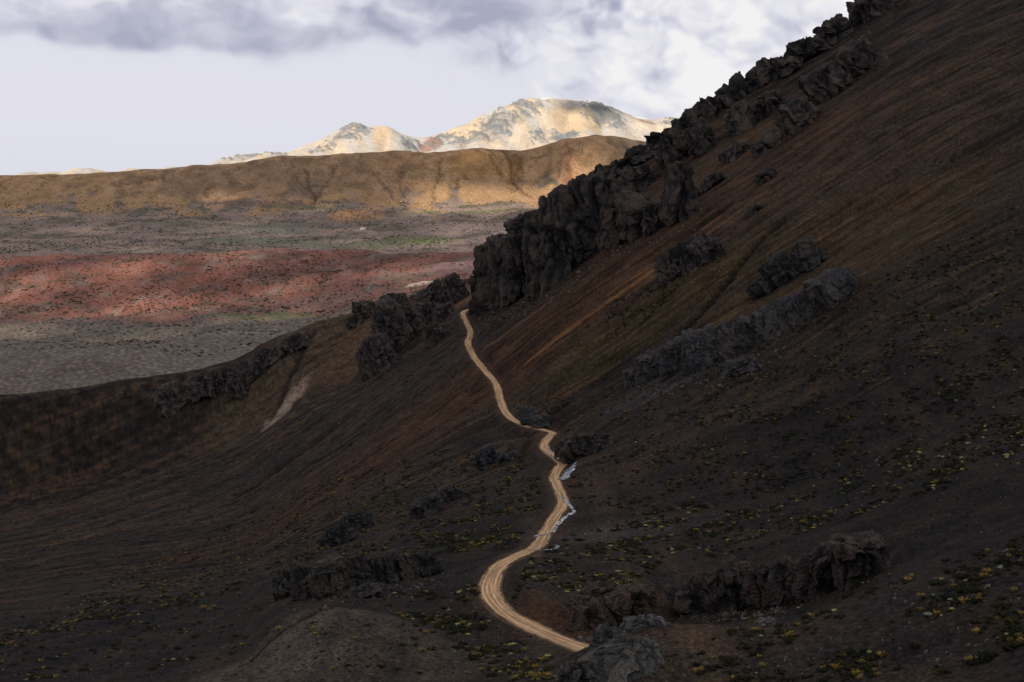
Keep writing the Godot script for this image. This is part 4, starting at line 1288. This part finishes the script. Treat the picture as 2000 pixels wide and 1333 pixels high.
func build_water() -> void:
	var m := StandardMaterial3D.new()
	m.vertex_color_use_as_albedo = true
	m.albedo_color = Color(1, 1, 1)
	m.roughness = 0.12
	m.metallic_specular = 0.7
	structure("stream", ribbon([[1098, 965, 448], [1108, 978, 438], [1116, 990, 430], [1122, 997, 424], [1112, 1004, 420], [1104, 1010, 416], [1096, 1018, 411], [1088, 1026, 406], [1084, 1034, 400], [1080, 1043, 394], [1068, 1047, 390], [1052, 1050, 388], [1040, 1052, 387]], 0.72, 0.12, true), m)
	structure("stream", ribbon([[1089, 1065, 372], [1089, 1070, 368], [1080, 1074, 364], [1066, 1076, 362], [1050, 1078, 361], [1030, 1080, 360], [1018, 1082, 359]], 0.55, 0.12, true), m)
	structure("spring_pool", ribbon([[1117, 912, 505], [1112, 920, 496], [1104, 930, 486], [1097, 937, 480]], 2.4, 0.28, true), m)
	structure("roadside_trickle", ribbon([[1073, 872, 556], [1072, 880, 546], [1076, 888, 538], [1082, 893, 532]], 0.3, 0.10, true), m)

func build_plants() -> void:
	var shrubs := []
	var tufts := []
	var mats := []
	var stones := []
	# zone of ground as picture points, then counts: shrubs, tussocks, cushions, stones
	for z in [
		[[467, 850, 620, 770, 730, 722, 830, 665, 898, 614, 890, 650, 830, 700, 720, 760, 600, 830, 467, 915, 0, 1150, 0, 1090], 260, 240, 0, 130, 0.6, "on the crest above the spur's gully"],
		[[0, 1250, 467, 1010, 700, 905, 860, 875, 1000, 885, 1055, 930, 1055, 1015, 1000, 1070, 850, 1085, 600, 1100, 467, 1150, 0, 1270], 1900, 760, 30, 160, 0.7, "on the slope downhill of the road's middle bends"],
		[[0, 1180, 467, 900, 880, 690, 960, 800, 700, 960, 467, 1060, 0, 1260], 170, 12, 0, 160, 0.2, "on the open scree downhill of the road's upper stretch"],
		[[1010, 790, 1100, 760, 1250, 715, 1533, 645, 2000, 400, 2000, 640, 1533, 830, 1300, 830, 1150, 900, 1100, 852], 900, 420, 0, 120, 0.6, "below the blue grey rock band uphill of the road"],
		[[1110, 930, 1300, 830, 1533, 840, 2000, 640, 2000, 820, 1533, 980, 1300, 1010, 1130, 1010], 850, 140, 8, 120, 0.6, "on the dark slope uphill of the spring pool"],
		[[1030, 1095, 1150, 1030, 1533, 970, 2000, 800, 2000, 900, 1533, 1060, 1300, 1110, 1200, 1150, 1000, 1168], 1050, 240, 160, 90, 0.5, "on the slope between stream and rocky bank"],
		[[467, 1150, 555, 1175, 500, 1270, 467, 1290, 0, 1333, 0, 1260], 150, 40, 6, 25, 0.5, "beside the long low rock wall and the brown mound"],
		[[720, 1165, 940, 1150, 920, 1200, 975, 1230, 1090, 1290, 1070, 1325, 980, 1320, 860, 1260, 780, 1220], 260, 50, 34, 50, 0.5, "between the brown mound and the road's lower bend"],
		[[1250, 1185, 1533, 1185, 2000, 1050, 2000, 1333, 1360, 1333, 1340, 1245], 330, 70, 26, 40, 0.4, "in the hollow below the big dark rock wall"],
		[[1190, 590, 1300, 545, 1330, 570, 1250, 640, 1180, 660], 220, 10, 0, 30, 0.3, "on the scree under the mid slope outcrop"],
		[[930, 625, 1000, 592, 1060, 570, 1040, 600, 935, 655], 90, 20, 0, 60, 0.2, "at the foot of the long cliff"],
		[[1000, 660, 1260, 480, 1533, 330, 1533, 440, 1250, 600, 1050, 740], 40, 10, 0, 200, 0.0, "on the orange scree below the rock tower"],
		[[1000, 1322, 1090, 1316, 1095, 1332, 1000, 1333], 14, 40, 0, 10, 0.0, "near the small teal board"],
		[[467, 1200, 640, 1190, 900, 1260, 1000, 1330, 467, 1333], 16, 10, 0, 30, 0.0, "on the smooth brown mound"],
		[[560, 660, 700, 640, 900, 620, 640, 770, 480, 860, 467, 760], 60, 20, 0, 60, 0.2, "on the bare flank of the spur"],
	]:
		shrubs += scatter(z[0], z[1], 0.7, 1.7, z[5], 3.2, z[6])
		tufts += scatter(z[0], z[2], 0.6, 1.15, z[5], 3.2, z[6])
		mats += scatter(z[0], z[3], 0.7, 2.0, 0.3, 3.2, z[6])
		stones += scatter(z[0], z[4], 0.35, 1.0, 0.0, 2.6, z[6])
	for z in [[[930, 612, 1070, 562, 1200, 480, 1310, 442, 1380, 390, 1390, 400, 1320, 458, 1210, 505, 1075, 592, 935, 645], 420, "of fallen rock at the foot of the long cliff"], [[1240, 762, 1380, 738, 1533, 672, 1533, 695, 1390, 768, 1245, 780], 240, "fallen from the blue grey rock band"],
			[[540, 1178, 780, 1142, 860, 1130, 870, 1148, 790, 1166, 560, 1196], 120, "fallen from the long low rock wall"], [[1110, 1240, 1250, 1205, 1265, 1220, 1150, 1262], 60, "fallen from the rocky bank"], [[1330, 1206, 1540, 1186, 1545, 1204, 1340, 1222], 110, "at the foot of the big rock wall"],
			[[1290, 552, 1400, 515, 1420, 530, 1300, 580], 90, "below the mid slope outcrop"], [[700, 740, 800, 670, 820, 690, 720, 760], 70, "below the spur's crag"]]:
		stones += scatter(z[0], z[1], 0.35, 1.5, 0.0, 2.6, z[2])
	# small stones and dry tufts all over the slope
	var all := [0, 1200, 467, 870, 900, 625, 1000, 590, 1250, 470, 1533, 300, 2000, 100, 2000, 1333, 0, 1333]
	stones += scatter(all, 6500, 0.16, 0.5, 0.0, 2.4, "")
	shrubs += scatter([0, 1260, 467, 1010, 860, 880, 1060, 930, 1250, 740, 1533, 650, 2000, 400, 2000, 1333, 0, 1333], 2600, 0.25, 0.6, 0.7, 2.6, "")
	print("plants ", shrubs.size(), " ", tufts.size(), " ", mats.size(), " ", stones.size())
	plant_kind("dark_shrub", func(p): return ("large spreading" if p[1] > 1.7 else "low" if p[1] > 1.25 else "small") + " dark green shrub " + p[2], "shrub", "dark shrubs on the mountainside", [shrub_mesh(1), shrub_mesh(2), shrub_mesh(3)],
		[leaf_material(0.030, 0.030, 0.016), leaf_material(0.024, 0.026, 0.018), leaf_material(0.040, 0.038, 0.015)], shrubs, 290, "shrub_cover", "dark low shrubs dotted over the mountainside", 0.62, 0.05)
	plant_kind("grass_tussock", func(p): return ("big" if p[1] > 1.1 else "small") + " golden dry grass tussock " + p[2], "grass", "golden tussocks on the mountainside", [tussock_mesh(1), tussock_mesh(2), tussock_mesh(3)],
		[leaf_material(0.32, 0.225, 0.062), leaf_material(0.22, 0.165, 0.058), leaf_material(0.38, 0.25, 0.062)], tufts, 290, "tussock_cover", "golden dry tussocks dotted over the mountainside", 0.8, 0.06)
	plant_kind("cushion_plant", func(p): return ("wide" if p[1] > 1.6 else "small") + " pale yellow green cushion plant " + p[2], "plant", "cushion plants on the mountainside", [cushion_mesh(1), cushion_mesh(2), cushion_mesh(3)],
		[leaf_material(0.29, 0.27, 0.085), leaf_material(0.22, 0.225, 0.085), leaf_material(0.19, 0.22, 0.13)], mats, 290, "cushion_cover", "pale cushion plants", 1.0, 0.0)
	var pebbles := []
	for k in 3:
		pebbles.append(rock_mesh(6, Vector3(0.5, 0.36, 0.42), Vector3(k * 9.0, 0, 0), 0.6, 0.7, 2.8, 0.9, Color(0.10, 0.09, 0.08), Color(0.2, 0.17, 0.15), 0.3))
	var sm := StandardMaterial3D.new()
	sm.vertex_color_use_as_albedo = true
	sm.albedo_color = lin(0.13, 0.125, 0.12)
	sm.roughness = 1.0
	var sm2 := sm.duplicate()
	sm2.albedo_color = lin(0.30, 0.265, 0.24)
	plant_kind("stone", func(p): return ("larger" if p[1] > 0.85 else "small") + " loose angular stone " + p[2], "stone", "loose stones on the mountainside", pebbles, [sm, sm, sm2], stones, 250, "scattered_stones", "loose stones scattered over the scree", 1.0, -0.1)
	# scrub of the far valley, one mass
	var far := MultiMesh.new()
	far.transform_format = MultiMesh.TRANSFORM_3D
	far.mesh = shrub_mesh(9)
	var list := []
	for z in [[0.0, 1000.0, 600.0, 690.0, 9000], [0.0, 960.0, 488.0, 610.0, 12000], [0.0, 1100.0, 395.0, 490.0, 20000], [0.0, 1250.0, 300.0, 400.0, 1500]]:
		for k in z[4]:
			var u := rng.randf_range(z[0], z[1])
			var v := rng.randf_range(z[2], z[3])
			var r := ray(u, v)
			var d := valley.hit(r, 1300.0, 4300.0)
			if d < 0.0:
				continue
			var x := r.x * d
			if n_one.get_noise_2d(x * 0.012, d * 0.008) + 0.7 * n_one.get_noise_2d(x * 0.05, d * 0.03) < rng.randf_range(-0.7, 0.6):
				continue
			var s := pow(rng.randf(), 2.2) * 3.2 + 0.7
			list.append(stand(Vector3(x, valley_shape(x, d, valley.height(x, d)) - 0.2, -d), Vector3(s * 1.3, s * 0.6, s), rng.randf() * TAU))
	far.instance_count = list.size()
	for k in list.size():
		far.set_instance_transform(k, list[k])
	var o := MultiMeshInstance3D.new()
	o.name = "valley_scrub"
	o.multimesh = far
	o.material_override = leaf_material(0.075, 0.075, 0.048)
	o.set_meta("kind", "stuff")
	tag(o, "dark scrub dotted over the red hill and the valley", "scrub")
	add_child(o)

func build_small() -> void:
	# a small teal board standing in the foreground grass, on two short stakes
	var board := Node3D.new()
	board.name = "teal_board"
	add_child(board)
	tag(board, "small teal rectangular board on the slope beside the grassy rock dome", "board")
	var r := ray(1058, 1319)
	var d := slope.hit(r, 165.0, 400.0)
	board.position = Vector3(r.x * d, ground(r.x * d, d), -d)
	var teal := StandardMaterial3D.new()
	teal.albedo_color = lin(0.02, 0.16, 0.15)
	teal.roughness = 0.5
	var panel := BoxMesh.new()
	panel.size = Vector3(0.56, 0.40, 0.03)
	var p := put_mesh("panel", panel, teal, board)
	p.position = Vector3(0, 0.42, 0)
	var wood := StandardMaterial3D.new()
	wood.albedo_color = lin(0.08, 0.06, 0.045)
	var stake := BoxMesh.new()
	stake.size = Vector3(0.05, 0.7, 0.05)
	for s in [-1, 1]:
		var k := put_mesh("stake", stake, wood, board)
		k.position = Vector3(0.2 * s, 0.2, -0.045)
	# the white rock out on the valley flat
	rock_mat.uv1_world_triplanar = true
	var white := StandardMaterial3D.new()
	white.vertex_color_use_as_albedo = true
	white.albedo_color = Color(1, 1, 1)
	white.roughness = 1.0
	var wr := ray(708, 452)
	var wd := valley.hit(wr, 2600.0, 4300.0)
	var w := put_mesh("white_rock", rock_mesh(14, Vector3(7.5, 3.2, 5.0), Vector3(81.0, 0, 0), 3.0, 0.6, 2.5, 0.9, Color(0.55, 0.53, 0.50), Color(0.75, 0.73, 0.70), 1.0), white)
	w.position = Vector3(wr.x * wd, valley_shape(wr.x * wd, wd, valley.height(wr.x * wd, wd)) + 1.8, -wd)
	tag(w, "single white rock on the valley flat below the golden hill", "rock")
